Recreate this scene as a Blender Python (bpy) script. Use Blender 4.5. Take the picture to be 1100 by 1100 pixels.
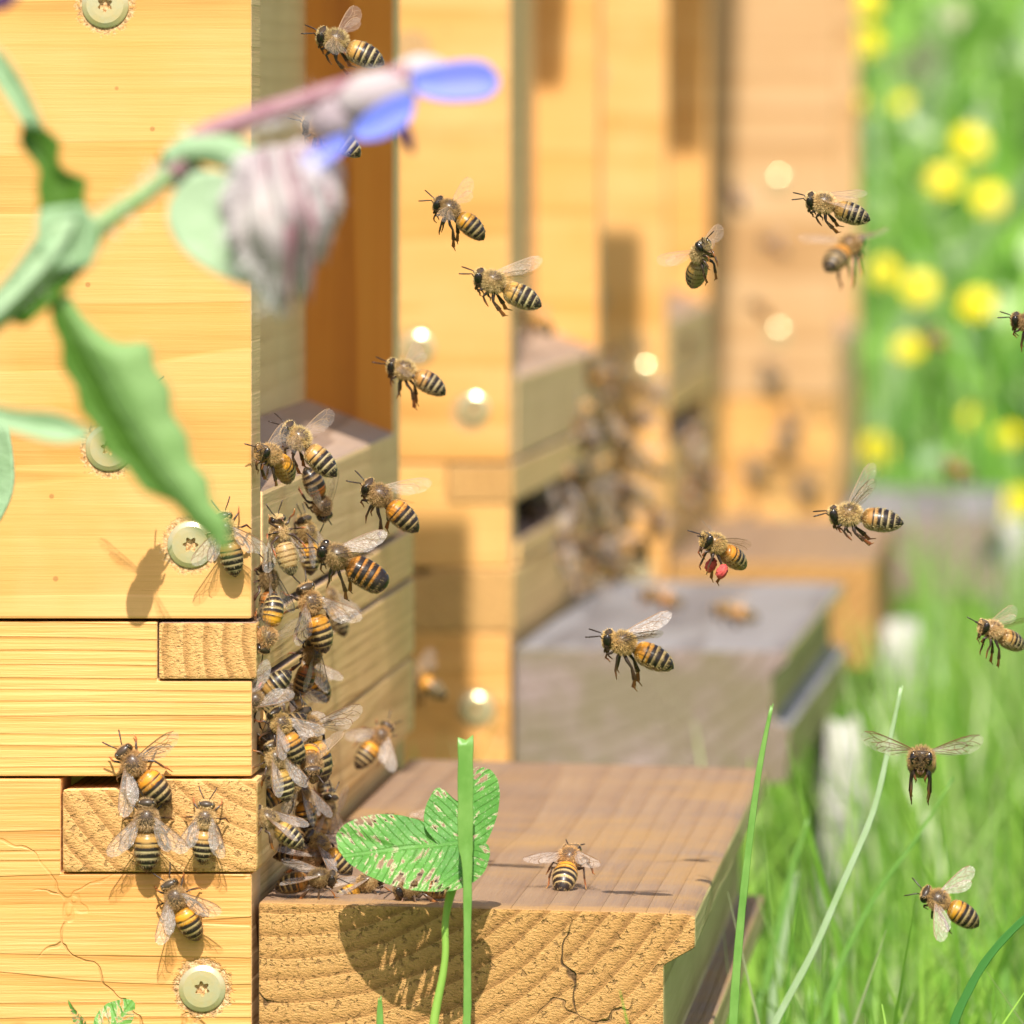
import bpy, bmesh, math, random
import numpy as np
from mathutils import Vector, Matrix
R = math.radians
scene = bpy.context.scene
for o in list(bpy.data.objects): bpy.data.objects.remove(o)
C = scene.collection

# ------------------------------------------------------------------ camera, world, sun, exposure
EYE = 0.32                      # eye height above the ground, camera 1.6 m from the side of the first hive
DC = 1.6
cam_d = bpy.data.cameras.new("camera"); cam = bpy.data.objects.new("camera", cam_d); C.objects.link(cam)
cam.location = (0, -DC, EYE); cam.rotation_euler = (R(90), 0, 0)
cam_d.sensor_width = 36; cam_d.lens = 36*9120/1100
cam_d.shift_x = -(1140-550)/1100; cam_d.shift_y = -(550-155)/1100
cam_d.clip_start = 0.05; cam_d.clip_end = 2000
cam_d.dof.use_dof = True; cam_d.dof.focus_distance = DC+0.02; cam_d.dof.aperture_fstop = 32
scene.camera = cam

SUN_T = Vector((-0.05, 1.0, -1.25)).normalized()      # the way the light travels
w = bpy.data.worlds.new("World"); scene.world = w; w.use_nodes = True
nt = w.node_tree; bg = nt.nodes['Background']; sky = nt.nodes.new('ShaderNodeTexSky')
sky.sky_type = 'NISHITA'; sky.sun_disc = False
sky.sun_elevation = math.asin(-SUN_T.z); sky.sun_rotation = math.atan2(-SUN_T.x, -SUN_T.y)
nt.links.new(sky.outputs[0], bg.inputs[0]); bg.inputs[1].default_value = 0.098; sky.dust_density = 3.0; sky.ozone_density = 0.6
sd = bpy.data.lights.new("sun", 'SUN'); sd.energy = 4.5; sd.angle = R(0.5); sd.color = (1.0, 0.955, 0.88)
so = bpy.data.objects.new("sun", sd); C.objects.link(so); so.location = (0, -3, 4)
so.rotation_euler = SUN_T.to_track_quat('-Z', 'Y').to_euler()
scene.view_settings.view_transform = 'Standard'; scene.view_settings.look = 'None'
scene.view_settings.exposure = 0.68; scene.view_settings.gamma = 1.0
try:
    scene.cycles.transparent_max_bounces = 24
except Exception: pass

rnd = random.Random(7)
# ------------------------------------------------------------------ helpers
def P(px, py, Y):
    """place seen at (px,py) of the 1100 px photograph, Y metres behind the side of the first hive"""
    r = DC/(DC+Y)
    return Vector(((px-1140)/(5700*r), Y, EYE-(py-155)/(5700*r)))
def tag(o, label=None, cat=None, group=None, kind=None):
    if label: o['label'] = label
    if cat: o['category'] = cat
    if group: o['group'] = group
    if kind: o['kind'] = kind
    return o
def empty(name, loc=(0,0,0), rz=0):
    o = bpy.data.objects.new(name, None); C.objects.link(o); o.location = loc; o.rotation_euler = (0,0,rz)
    o.empty_display_size = 0.01
    return o
def link(name, me, parent=None, mats=()):
    o = bpy.data.objects.new(name, me); C.objects.link(o)
    for m in mats: me.materials.append(m)
    if parent: o.parent = parent
    return o
def from_bm(name, bm, mats, parent=None, smooth=False):
    me = bpy.data.meshes.new(name); bm.to_mesh(me); bm.free()
    if smooth:
        for p in me.polygons: p.use_smooth = True
    return link(name, me, parent, mats)
def pymesh(name, v, f, smooth=True, cols=None, fmat=None):
    me = bpy.data.meshes.new(name); me.from_pydata([tuple(a) for a in v], [], f)
    if smooth: me.polygons.foreach_set('use_smooth', [True]*len(me.polygons))
    if cols is not None:
        ca = me.color_attributes.new('Col', 'FLOAT_COLOR', 'POINT')
        a = np.ones((len(v), 4), dtype=np.float32); a[:, :3] = np.array(cols)[:, :3]
        ca.data.foreach_set('color', a.ravel())
    if fmat is not None: me.polygons.foreach_set('material_index', fmat)
    me.update()
    return me

# ------------------------------------------------------------------ node helpers
class N:
    def __init__(s, name):
        s.m = bpy.data.materials.new(name); s.m.use_nodes = True; s.t = s.m.node_tree
        s.b = s.t.nodes['Principled BSDF']; s.out = s.t.nodes['Material Output']
    def n(s, typ, **k):
        x = s.t.nodes.new(typ)
        for a, v in k.items(): setattr(x, a, v)
        return x
    def l(s, a, b): s.t.links.new(a, b)
    def val(s, x, sock):
        if isinstance(x, (int, float)): sock.default_value = x
        elif isinstance(x, (tuple, list)):
            sock.default_value = tuple(x) if len(x) == len(sock.default_value) else tuple(x)+(1,)
        else: s.l(x, sock)
    def math(s, op, a, b=0.0, clamp=False):
        x = s.n('ShaderNodeMath', operation=op, use_clamp=clamp); s.val(a, x.inputs[0]); s.val(b, x.inputs[1]); return x.outputs[0]
    def vm(s, op, a, b=(0,0,0)):
        x = s.n('ShaderNodeVectorMath', operation=op); s.val(a, x.inputs[0]); s.val(b, x.inputs[1]); return x.outputs[0]
    def noise(s, vec, scale, detail=3, rough=0.55, dist=0):
        x = s.n('ShaderNodeTexNoise'); s.l(vec, x.inputs['Vector']); x.inputs['Scale'].default_value = scale
        x.inputs['Detail'].default_value = detail; x.inputs['Roughness'].default_value = rough; x.inputs['Distortion'].default_value = dist
        return x.outputs['Fac']
    def ramp(s, fac, stops, interp='LINEAR'):
        x = s.n('ShaderNodeValToRGB'); s.l(fac, x.inputs[0]); cr = x.color_ramp; cr.interpolation = interp
        while len(cr.elements) < len(stops): cr.elements.new(0.5)
        for e, (p, c) in zip(cr.elements, stops):
            e.position = p; e.color = tuple(c)+(1,) if not isinstance(c, (int, float)) else (c, c, c, 1)
        return x.outputs[0]
    def mix(s, fac, a, b, mode='MIX'):
        x = s.n('ShaderNodeMix', data_type='RGBA', blend_type=mode)
        s.val(fac, x.inputs[0]); s.val(a, x.inputs[6]); s.val(b, x.inputs[7]); return x.outputs[2]
    def coord(s): return s.n('ShaderNodeTexCoord').outputs['Object']
    def bump(s, h, strength, dist):
        x = s.n('ShaderNodeBump'); x.inputs['Strength'].default_value = strength; x.inputs['Distance'].default_value = dist
        s.l(h, x.inputs['Height']); s.l(x.outputs[0], s.b.inputs['Normal'])
    def xyz(s, v):
        x = s.n('ShaderNodeSeparateXYZ'); s.l(v, x.inputs[0]); return x.outputs
    def comb(s, a, b, c):
        x = s.n('ShaderNodeCombineXYZ'); s.val(a, x.inputs[0]); s.val(b, x.inputs[1]); s.val(c, x.inputs[2]); return x.outputs[0]

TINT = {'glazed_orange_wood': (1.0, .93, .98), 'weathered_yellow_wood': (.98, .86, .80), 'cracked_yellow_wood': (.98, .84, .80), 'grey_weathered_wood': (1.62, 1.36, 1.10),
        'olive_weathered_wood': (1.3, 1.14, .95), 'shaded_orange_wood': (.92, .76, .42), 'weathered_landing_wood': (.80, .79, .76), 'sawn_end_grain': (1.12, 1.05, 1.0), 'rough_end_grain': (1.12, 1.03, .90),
        'silvery_landing_wood': (.70, .77, .84), 'grey_end_grain': (1.32, 1.24, 1.5), 'orange_end_grain': (1.0, .92, .85), 'faded_orange_wood': (.92, .86, .90), 'pinkish_weathered_wood': (.95, .95, 1.0), 'greenish_side_wood': (.95, .95, .85)}
def wood(name, axis, cols, ring=260.0, center=(0, 0, 0), bump=0.25, rough=0.55, stain=None, endgrain=False, spec=0.35,
         crack=0.0, fine=1.0, coat=0.0, fleck=0.0, grainamp=1.0, hscale=1.0, edge=None, halos=()):
    """solid wood: rings round a pith line along `axis` through `center` (metres, object space)"""
    s = N(name); co = s.coord()
    tn = TINT.get(name, (1, 1, 1)); cols = tuple(tuple(min(.95, c*t_) for c, t_ in zip(k, tn)) for k in cols)
    if stain: stain = [(a_, b_, c_, tuple(min(.95, c*t_) for c, t_ in zip(k, tn)), e_) for a_, b_, c_, k, e_ in stain]
    oi = s.n('ShaderNodeObjectInfo').outputs['Random']
    off = s.comb(s.math('MULTIPLY', oi, 3.0), s.math('MULTIPLY', oi, 5.0), s.math('MULTIPLY', oi, 2.0))
    v = s.vm('SUBTRACT', co, center)
    X, Y, Z = s.xyz(v)
    ax = 'xyz'.index(axis)
    a, b = [q for i, q in enumerate((X, Y, Z)) if i != ax]
    st = [1, 1, 1]; st[ax] = 0.05 if not endgrain else 0.3
    vs = s.vm('MULTIPLY', s.vm('ADD', v, off), tuple(st))
    wob = s.math('MULTIPLY', s.math('SUBTRACT', s.noise(vs, 38, 3, 0.5), 0.5), 0.012*hscale)
    rad = s.math('ADD', s.math('SQRT', s.math('ADD', s.math('MULTIPLY', a, a), s.math('MULTIPLY', b, b))), wob)
    ph = s.math('FRACT', s.math('MULTIPLY', rad, ring))
    ringc = s.ramp(ph, [(0, 0.0), (0.55, 0.35), (0.86, 1.0), (0.97, 0.9), (1.0, 0.0)])
    fb = [900.0]*3; fb[ax] = 22.0 if not endgrain else 700.0
    vf = s.vm('MULTIPLY', s.vm('ADD', v, off), tuple(fb))
    fib = s.noise(vf, 1.0, 4, 0.65)
    big = s.noise(s.vm('ADD', v, off), 22.0, 3, 0.6)
    fac = s.math('ADD', s.math('MULTIPLY', ringc, 0.42*grainamp), s.math('MULTIPLY', fib, 0.42*fine))
    fac = s.math('ADD', fac, s.math('MULTIPLY', s.math('SUBTRACT', big, 0.5), 0.5))
    col = s.ramp(fac, [(0.12, cols[0]), (0.42, cols[1]), (0.75, cols[2])])
    h = s.math('ADD', s.math('MULTIPLY', ringc, -0.5), s.math('MULTIPLY', fib, 0.9))
    if endgrain:
        # torn fibres: short slanted pits, gathered in bands, with rays running out from the pith
        ang = s.math('ARCTAN2', b, a)
        pv = s.comb(s.math('MULTIPLY', rad, 800.0), s.math('MULTIPLY', ang, 55.0), 0.0)
        pit = s.noise(pv, 1.0, 2, 0.6, 0.3)
        pitm = s.ramp(pit, [(0.0, 1.0), (0.37, 1.0), (0.43, 0.0), (1, 0.0)])
        band = s.ramp(ph, [(0, 1.0), (0.25, 1.0), (0.5, 0.25), (1, 0.6)])
        pitm = s.math('MULTIPLY', pitm, band)
        ray = s.noise(s.comb(s.math('MULTIPLY', rad, 60.0), s.math('MULTIPLY', ang, 160.0), 0.0), 1.0, 2, 0.5)
        pv2 = s.comb(s.math('MULTIPLY', X, 1300.0), s.math('MULTIPLY', Z, 2600.0), 0.0)
        grit = s.noise(s.vm('ADD', pv2, s.comb(s.math('MULTIPLY', Z, 900.0), 0.0, 0.0)), 1.0, 3, 0.7)
        col = s.mix(s.math('MULTIPLY', s.ramp(ray, [(.3, 0.0), (.7, 1.0)]), 0.18), col, cols[2])
        col = s.mix(s.math('MULTIPLY', s.ramp(grit, [(.28, 1.0), (.5, 0.0)]), 0.35), col, tuple(c*.5 for c in cols[2]))
        col = s.mix(s.math('MULTIPLY', pitm, 0.55), col, tuple(c*0.33 for c in cols[2]))
        h = s.math('ADD', h, s.math('MULTIPLY', grit, 1.2))
        h = s.math('SUBTRACT', h, s.math('MULTIPLY', pitm, 1.1))
    if crack > 0:
        cv = s.vm('ADD', v, s.vm('MULTIPLY', s.n_col(s.vm('MULTIPLY', v, (1,1,1)), 60), (0.035, 0.035, 0.035)))
        vo = s.n('ShaderNodeTexVoronoi', feature='DISTANCE_TO_EDGE'); s.l(s.vm('ADD', cv, off), vo.inputs['Vector']); vo.inputs['Scale'].default_value = crack
        ed = s.ramp(vo.outputs['Distance'], [(0, 1.0), (0.004, 1.0), (0.011, 0.0), (1, 0.0)])
        msk = s.ramp(s.noise(v, 30, 2, 0.5), [(0, 0.0), (0.50 if endgrain else 0.40, 0.0), (0.56 if endgrain else .5, 1.0), (1, 1.0)])
        cm = s.math('MULTIPLY', ed, msk)
        col = s.mix(s.math('MULTIPLY', cm, 0.85 if endgrain else .28), col, (0.06, 0.03, 0.012) if endgrain else (.22, .10, .03))
        h = s.math('SUBTRACT', h, s.math('MULTIPLY', cm, 4.0 if endgrain else 1.2))
    if stain:
        for (sc, lo, hi, c, amt) in stain:
            sn = s.ramp(s.noise(s.vm('ADD', v, off), sc, 4, 0.65), [(0, 0.0), (lo, 0.0), (hi, 1.0), (1, 1.0)])
            col = s.mix(s.math('MULTIPLY', sn, amt), col, c)
    for hx, hz in halos:       # splintered, dirty wood round each screw
        dd = s.vm('MULTIPLY', s.vm('SUBTRACT', co, ((hx-270)/5700, 0, -(hz-155)/5700)), (1, 0, 1))
        ln_ = s.n('ShaderNodeVectorMath', operation='LENGTH'); s.l(dd, ln_.inputs[0])
        hd = s.math('ADD', ln_.outputs['Value'], s.math('MULTIPLY', s.math('SUBTRACT', s.noise(co, 900, 3, .7), .5), .0045))
        hm = s.ramp(s.math('MULTIPLY', hd, 100.0), [(0.0, 1.0), (0.50, 1.0), (0.58, 0.0), (1, 0.0)])
        gr_ = s.noise(co, 1500, 2, .6)
        col = s.mix(s.math('MULTIPLY', hm, .75), col, s.ramp(gr_, [(.35, (.10, .055, .03)), (.5, (.42, .26, .12)), (.62, (.62, .45, .25))]))
        h = s.math('SUBTRACT', h, s.math('MULTIPLY', hm, s.math('MULTIPLY', gr_, 2.0)))
    if edge:
        em = s.math('SUBTRACT', edge[0], s.xyz(co)[1]); em = s.math('ADD', em, s.math('MULTIPLY', s.math('SUBTRACT', s.noise(co, 120, 4, .7), .5), .03))
        em = s.math('MULTIPLY', em, 150.0, True); col = s.mix(s.math('MULTIPLY', em, .75), col, edge[1])
    if fleck > 0:
        vo = s.n('ShaderNodeTexVoronoi'); s.l(s.vm('ADD', v, off), vo.inputs['Vector']); vo.inputs['Scale'].default_value = fleck
        fm = s.ramp(vo.outputs['Distance'], [(0, 1.0), (0.07, 1.0), (0.10, 0.0), (1, 0.0)])
        keep = s.math('LESS_THAN', s.xyz(vo.outputs['Color'])[0], 0.3)
        col = s.mix(s.math('MULTIPLY', s.math('MULTIPLY', fm, keep), 0.55), col, (0.22, 0.10, 0.03))
    s.l(col, s.b.inputs['Base Color'])
    s.val(rough, s.b.inputs['Roughness']); s.b.inputs['Specular IOR Level'].default_value = spec
    s.b.inputs['Coat Weight'].default_value = coat; s.b.inputs['Coat Roughness'].default_value = 0.35
    s.bump(h, bump, 0.0006)
    return s.m
def n_col(s, vec, scale):
    x = s.n('ShaderNodeTexNoise'); s.l(vec, x.inputs['Vector']); x.inputs['Scale'].default_value = scale; x.inputs['Detail'].default_value = 3
    return s.vm('SUBTRACT', x.outputs['Color'], (0.5, 0.5, 0.5))
N.n_col = n_col

def simple(name, col, rough=0.5, metallic=0.0, spec=0.5, noise=None, bump=None, transl=0.0):
    s = N(name); co = s.coord()
    if noise:
        sc, c2, amt = noise
        f = s.ramp(s.noise(co, sc, 4, 0.6), [(0, 0.0), (0.35, 0.0), (0.65, 1.0), (1, 1.0)])
        s.l(s.mix(s.math('MULTIPLY', f, amt), col, c2), s.b.inputs['Base Color'])
    else: s.b.inputs['Base Color'].default_value = tuple(col)+(1,)
    s.b.inputs['Roughness'].default_value = rough; s.b.inputs['Metallic'].default_value = metallic
    s.b.inputs['Specular IOR Level'].default_value = spec
    if bump: s.bump(s.noise(co, bump[0], 4, 0.6), bump[1], bump[2])
    if transl:
        tr = s.n('ShaderNodeBsdfTranslucent'); mx = s.n('ShaderNodeMixShader'); mx.inputs[0].default_value = transl
        bc = s.b.inputs['Base Color']
        if bc.is_linked: s.l(bc.links[0].from_socket, tr.inputs[0])
        else: tr.inputs[0].default_value = tuple(min(1, c*1.2) for c in col)+(1,)
        s.l(s.b.outputs[0], mx.inputs[1]); s.l(tr.outputs[0], mx.inputs[2]); s.l(mx.outputs[0], s.out.inputs[0])
    return s.m
def attr_mat(name, rough=0.5, spec=0.5, transl=0.0, coat=0.0, bump=None):
    s = N(name); at = s.n('ShaderNodeAttribute'); at.attribute_name = 'Col'
    s.l(at.outputs['Color'], s.b.inputs['Base Color']); s.b.inputs['Roughness'].default_value = rough
    s.b.inputs['Specular IOR Level'].default_value = spec; s.b.inputs['Coat Weight'].default_value = coat; s.b.inputs['Coat Roughness'].default_value = 0.15
    if bump: s.bump(s.noise(s.coord(), bump[0], 3, 0.6), bump[1], bump[2])
    if transl:
        tr = s.n('ShaderNodeBsdfTranslucent'); mx = s.n('ShaderNodeMixShader'); mx.inputs[0].default_value = transl
        s.l(at.outputs['Color'], tr.inputs[0]); s.l(s.b.outputs[0], mx.inputs[1]); s.l(tr.outputs[0], mx.inputs[2]); s.l(mx.outputs[0], s.out.inputs[0])
    return s.m

# ------------------------------------------------------------------ wood materials
OR = ((0.70, 0.41, 0.135), (0.64, 0.345, 0.09), (0.50, 0.235, 0.05))
M_panel = wood('glazed_orange_wood', 'x', OR, ring=110, center=(0, 0.09, -0.02), bump=0.22, rough=0.42, fleck=160, coat=0.15, grainamp=0.8, hscale=2.8, halos=((113, 5), (117, 481), (205, 585)),
               stain=[(9, 0.55, 0.7, (0.66, 0.32, 0.055), 0.45), (13, 0.52, 0.7, (0.78, 0.50, 0.20), 0.45)])
M_board = wood('weathered_yellow_wood', 'x', ((0.72, 0.45, 0.15), (0.66, 0.37, 0.10), (0.42, 0.21, 0.06)), ring=520, center=(0, 0.03, -0.14), bump=0.6, rough=0.5, grainamp=0.75, hscale=1.2,
               stain=[(14, 0.5, 0.7, (0.68, 0.44, 0.17), 0.4)])
M_lower = wood('cracked_yellow_wood', 'x', ((0.72, 0.44, 0.15), (0.66, 0.37, 0.10), (0.50, 0.25, 0.06)), ring=150, center=(-0.09, 0.02, -0.30), bump=0.6, rough=0.5, crack=22, hscale=5.0, grainamp=0.8, halos=((217, 1062),))
M_inner = wood('shaded_orange_wood', 'z', ((0.68, 0.34, 0.08), (0.62, 0.28, 0.055), (0.44, 0.17, 0.03)), ring=110, center=(-0.05, 0.4, 0), bump=0.2, rough=0.45)  # darker copy of the panel wood, shade put into its colour
M_grey = wood('grey_weathered_wood', 'y', ((0.60, 0.46, 0.28), (0.52, 0.385, 0.22), (0.34, 0.235, 0.12)), ring=230, center=(-0.04, 0, -0.02), bump=0.2, rough=0.75, grainamp=0.45,
              stain=[(30, 0.45, 0.7, (0.46, 0.33, 0.17), 0.4)], fleck=260)
M_bar = wood('olive_weathered_wood', 'y', ((0.74, 0.54, 0.27), (0.64, 0.44, 0.20), (0.36, 0.22, 0.08)), ring=520, center=(-0.012, 0, -0.124), bump=0.45, rough=0.7, hscale=0.9, grainamp=0.85,
             stain=[(18, 0.45, 0.7, (0.56, 0.44, 0.18), 0.4)])
M_blocktop = wood('pinkish_weathered_wood', 'y', ((0.46, 0.32, 0.22), (0.38, 0.25, 0.165), (0.22, 0.135, 0.08)), ring=300, center=(-0.04, 0, -0.12), bump=0.5, rough=0.6,
                  stain=[(20, 0.45, 0.75, (0.40, 0.24, 0.12), 0.6)])
M_end = wood('sawn_end_grain', 'y', ((0.66, 0.41, 0.155), (0.58, 0.34, 0.115), (0.38, 0.20, 0.06)), ring=260, center=((347-270)/5700, 0, -(691-155)/5700),
             bump=0.7, rough=0.65, endgrain=True, hscale=0.25, grainamp=1.2)
M_landend = wood('rough_end_grain', 'y', ((0.56, 0.345, 0.135), (0.46, 0.265, 0.09), (0.26, 0.135, 0.042)), ring=235, center=((300-270)/5700, 0, -(690-155)/5700),
                 bump=0.8, rough=0.7, endgrain=True, crack=30, hscale=0.3, grainamp=1.0)
M_landtop = wood('weathered_landing_wood', 'y', ((0.40, 0.265, 0.165), (0.32, 0.20, 0.125), (0.18, 0.105, 0.062)), ring=330, center=(0.030, 0, -0.185), bump=0.9, rough=0.6, hscale=0.35, crack=0, grainamp=.5, fine=1.2, edge=(0.012, (0.42, 0.235, 0.085)),
                 stain=[(14, 0.5, 0.68, (0.46, 0.27, 0.10), 0.8), (40, 0.5, 0.7, (0.27, 0.19, 0.15), 0.5)], fleck=220)
M_landside = wood('greenish_side_wood', 'y', ((0.66, 0.52, 0.25), (0.56, 0.43, 0.19), (0.38, 0.27, 0.10)), ring=300, center=(0, 0, -0.14), bump=0.4, rough=0.7)
M_landgrey = wood('silvery_landing_wood', 'y', ((0.37, 0.32, 0.30), (0.31, 0.26, 0.24), (0.19, 0.15, 0.135)), ring=220, center=(0.035, 0, -0.35), bump=0.6, rough=0.65,
                  stain=[(25, 0.5, 0.7, (0.19, 0.155, 0.11), 0.4)])
M_greyend = wood('grey_end_grain', 'y', ((0.36, 0.29, 0.22), (0.28, 0.22, 0.16), (0.16, 0.115, 0.07)), ring=200, center=(0.0, 0, -0.09), bump=0.9, rough=0.75, endgrain=True, hscale=0.8,
                 stain=[(26, 0.45, 0.6, (0.17, 0.15, 0.06), 0.7)])
M_orend = wood('orange_end_grain', 'y', ((0.64, 0.39, 0.15), (0.56, 0.31, 0.10), (0.38, 0.19, 0.055)), ring=200, center=(0.0, 0, -0.09), bump=0.8, rough=0.7, endgrain=True, hscale=0.8)
M_zinc = simple('yellow_zinc', (0.72, 0.57, 0.29), rough=0.27, metallic=0.6, noise=(400, (0.60, 0.60, 0.42), 0.6), bump=(1500, 0.12, 0.0001))
M_dark = simple('dark_recess', (0.03, 0.02, 0.012), rough=0.9)
M_tin = simple('galvanised_sheet', (0.55, 0.56, 0.57), rough=0.4, metallic=0.8)

# ------------------------------------------------------------------ hive carpentry (mm, local: x = 0 front of the body, y = 0 near side, z = 0 eye level)
def prism_xz(bm, pts, y0, y1, bev=0.6, rag=0.0, seed=0):
    """polygon in x,z (mm) swept along y (mm)"""
    rr = random.Random(seed)
    vs = [bm.verts.new((p[0]/1000, y0/1000, p[1]/1000)) for p in pts]
    f = bm.faces.new(vs)
    r = bmesh.ops.extrude_face_region(bm, geom=[f])
    nv = [g for g in r['geom'] if isinstance(g, bmesh.types.BMVert)]
    bmesh.ops.translate(bm, verts=nv, vec=(0, (y1-y0)/1000, 0))
    bmesh.ops.recalc_face_normals(bm, faces=bm.faces[:])
    if bev:
        es = list({e for v in vs+nv for e in v.link_edges})
        bmesh.ops.bevel(bm, geom=es, offset=bev/1000, segments=2, profile=0.6, affect='EDGES')
def box_pts(x0, x1, z0, z1): return [(x0, z0), (x1, z0), (x1, z1), (x0, z1)]
def assign(bm, rule):
    bm.normal_update()
    for f in bm.faces: f.material_index = rule(f.normal)
def rule_main(n):                   # 0 side (-y), 1 front (+x), 2 top/bottom
    if abs(n.y) > 0.7: return 0
    if n.x > 0.7: return 1
    return 2
def piece(name, pts, y0, y1, mats, parent, bev=0.6, rule=rule_main):
    bm = bmesh.new(); prism_xz(bm, pts, y0, y1, bev); assign(bm, rule)
    return from_bm(name, bm, mats, parent)

def screw_mesh():
    v = []; f = []; n = 60
    def ring(rf, y):
        i0 = len(v)
        for k in range(n):
            a = 2*math.pi*k/n; rr = rf(a) if callable(rf) else rf
            v.append((rr*math.cos(a)/1000, y/1000, rr*math.sin(a)/1000))
        return i0
    star = lambda a: 1.25+0.26*math.cos(6*a)
    rs = [ring(4.45, 0.1), ring(4.42, -0.3), ring(4.25, -0.42), ring(3.5, -0.78), ring(2.4, -0.82), ring(lambda a: star(a), -0.82), ring(lambda a: star(a)*0.86, 0.1), ring(lambda a: star(a)*0.35, 0.35)]
    for a, b in zip(rs, rs[1:]):
        for k in range(n): f.append((a+k, a+(k+1) % n, b+(k+1) % n, b+k))
    f.append(tuple(rs[-1]+k for k in range(n)))
    me = pymesh('screw', v, f, smooth=False); me.materials.append(M_zinc)
    return me
SCREW = screw_mesh()
def dome_glint_mesh():
    pass

def hive(label, X, Y, zoff, yaw, width, basew, roofz, roofh=70, land=None, landmats=None, group='wooden beehives standing in a row', bodyx=-250, panelmat=None, shade_strip=False, over=9, screws=((113, 5), (117, 481), (205, 585)), low_screw=(217, 1062), slot=False):
    t = empty('beehive', (X, Y, EYE+zoff), yaw); tag(t, label, 'beehive', group)
    W = width; PB = -89.4
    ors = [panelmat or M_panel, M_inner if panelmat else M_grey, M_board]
    sp = piece('side_panel', box_pts(bodyx, 0, PB, roofz), 0, 18, ors, t, 0.5)
    fp = piece('side_panel', box_pts(bodyx, 0, PB, roofz), W-18, W, [M_inner if shade_strip else (panelmat or M_panel), M_grey, M_board], t, 0.5)
    piece('front_wall', box_pts(-38, -20, PB+0.2, roofz-1), 18.3, W-18.3, [M_grey, M_grey, M_grey], t, 0)
    piece('sill_block', [(-19.7, PB+0.3), (0.4, PB+0.3), (0.4, -66.1), (-19.7, -58.2)], 18.5, W-0.2-18.5+18.0-0.4 if False else W-18.5, [M_grey, M_grey, M_blocktop], t, 0.8)
    for (px, py) in screws:
        o = link('screw', SCREW, sp); o.location = ((px-270)/5700, 0.0, -(py-155)/5700); o.rotation_euler = (0, px*.7, 0)
    # base frame: boards lapped at the corner, the bars' sawn ends showing on the near side
    piece('frame_board', [(bodyx, -119.1), (0, -119.1), (0, -101.1), (-17.8, -101.1), (-17.8, -90.0), (bodyx, -90.0)], 0.4, 18, [M_board, M_grey, M_board], t, 0.35)
    piece('end_bar', box_pts(-17.5, 0.9, -100.8, -90.1), -0.15, basew, [M_end, M_bar, M_blocktop], t, 0.6)
    piece('frame_bar', box_pts(-17.5, 1.1, -119.0, -112.5 if slot else -101.6), 18.2, basew-1, [M_bar, M_bar, M_blocktop], t, 0.5)
    if slot:
        piece('entrance', box_pts(-60, -17.7, -112.4, -101.0), 18.3, basew-20, [M_dark]*3, t, 0)  # solid near-black block, painted as the shade inside the slot
        piece('entrance_cheek', box_pts(-17.4, 1.0, -112.4, -101.7), basew-60, basew-1, [M_bar]*3, t, 0.4)
    piece('end_bar', [(-35.6, -137.2), (1.1, -137.2), (1.1, -119.7), (-21, -119.7), (-24, -121.4), (-35.6, -121.6)], -0.25, basew-12, [M_end, M_bar, M_bar], t, 0.8)
    piece('corner_post', box_pts(-16, 1.0, -137.1, -120.0), basew-11.7, basew-0.5, [M_bar, M_bar, M_bar], t, 0.6)
    lb = piece('lower_board', [(bodyx, -230), (0, -230), (0, -137.5), (-36, -137.5), (-36, -119.6), (bodyx, -119.6)], 0.3, 18, [M_lower, M_grey, M_board], t, 0.4)
    piece('lower_bar', box_pts(-16, -1.2, -230, -137.6), 18.2, basew-2, [M_grey, M_bar, M_bar], t, 0.5)
    o = link('screw', SCREW, lb); o.location = ((low_screw[0]-270)/5700, 0.0003, -(low_screw[1]-155)/5700); o.rotation_euler = (0, 0.4, 0)
    if land:
        pts, l0, l1 = land
        piece('landing_board', [((a-270)/5.7, -(b-155)/5.7) for a, b in pts], l0, l1, landmats, t, 0.7)
    piece('back_wall', box_pts(bodyx-18, bodyx-0.3, -230, roofz-1), 0, W, [M_grey, M_grey, M_grey], t, 0)
    piece('far_base_wall', box_pts(bodyx, -18, -230, -90), basew-18, basew-1, [M_grey, M_grey, M_grey], t, 0)
    rf = piece('roof', box_pts(bodyx-45, over, roofz+0.5, roofz+roofh), -2, W+20, [M_tin]*3, t, 2.0)
    if shade_strip: piece('roof_shade_strip', box_pts(0.5, 22, roofz-22, roofz-1), -30, 125, [M_tin]*3, t, 1.0)  # added strip out of view, shaped to cast shade on sill and recess
    return t
L1 = ([(277.5, 1190), (746, 1190), (746, 1149), (713, 1149), (713, 1037), (747, 1018), (747, 984), (735, 981), (277.5, 969)], 0.0, 372)
L2 = ([(277.5, 1180), (712, 1180), (720, 1090), (690, 1080), (690, 1010), (716, 985), (716, 968), (277.5, 964)], 0.0, 372)
L3 = ([(277.5, 1265), (715, 1265), (715, 1046), (277.5, 1040)], 0.0, 372)
L4 = ([(277.5, 1190), (700, 1190), (712, 1110), (640, 1090), (700, 1000), (700, 985), (277.5, 985)], 0.0, 340)
hive('nearest beehive with clean orange side panel at left edge of photo', -0.1526, 0.0, 0.0, 0.0, 358, 389, 330, 82, land=L1, landmats=[M_landend, M_landside, M_landtop], shade_strip=True, over=7)
hive('second beehive from the camera, behind the nearest one, with a silvery grey landing board', -0.1552, 0.79, 0.0, R(-1.0), 362, 390, 449, 30, land=L2, landmats=[M_greyend, M_landside, M_landgrey], slot=True, over=12, screws=((124, 482), (213, 580)))
hive('third beehive in the row, with a plain orange brown landing board', -0.148, 1.58, -0.001, R(0), 400, 420, 475, 30, land=L3, landmats=[M_orend, M_orend, M_landtop], slot=True, over=17, screws=((225, 640),))
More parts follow.
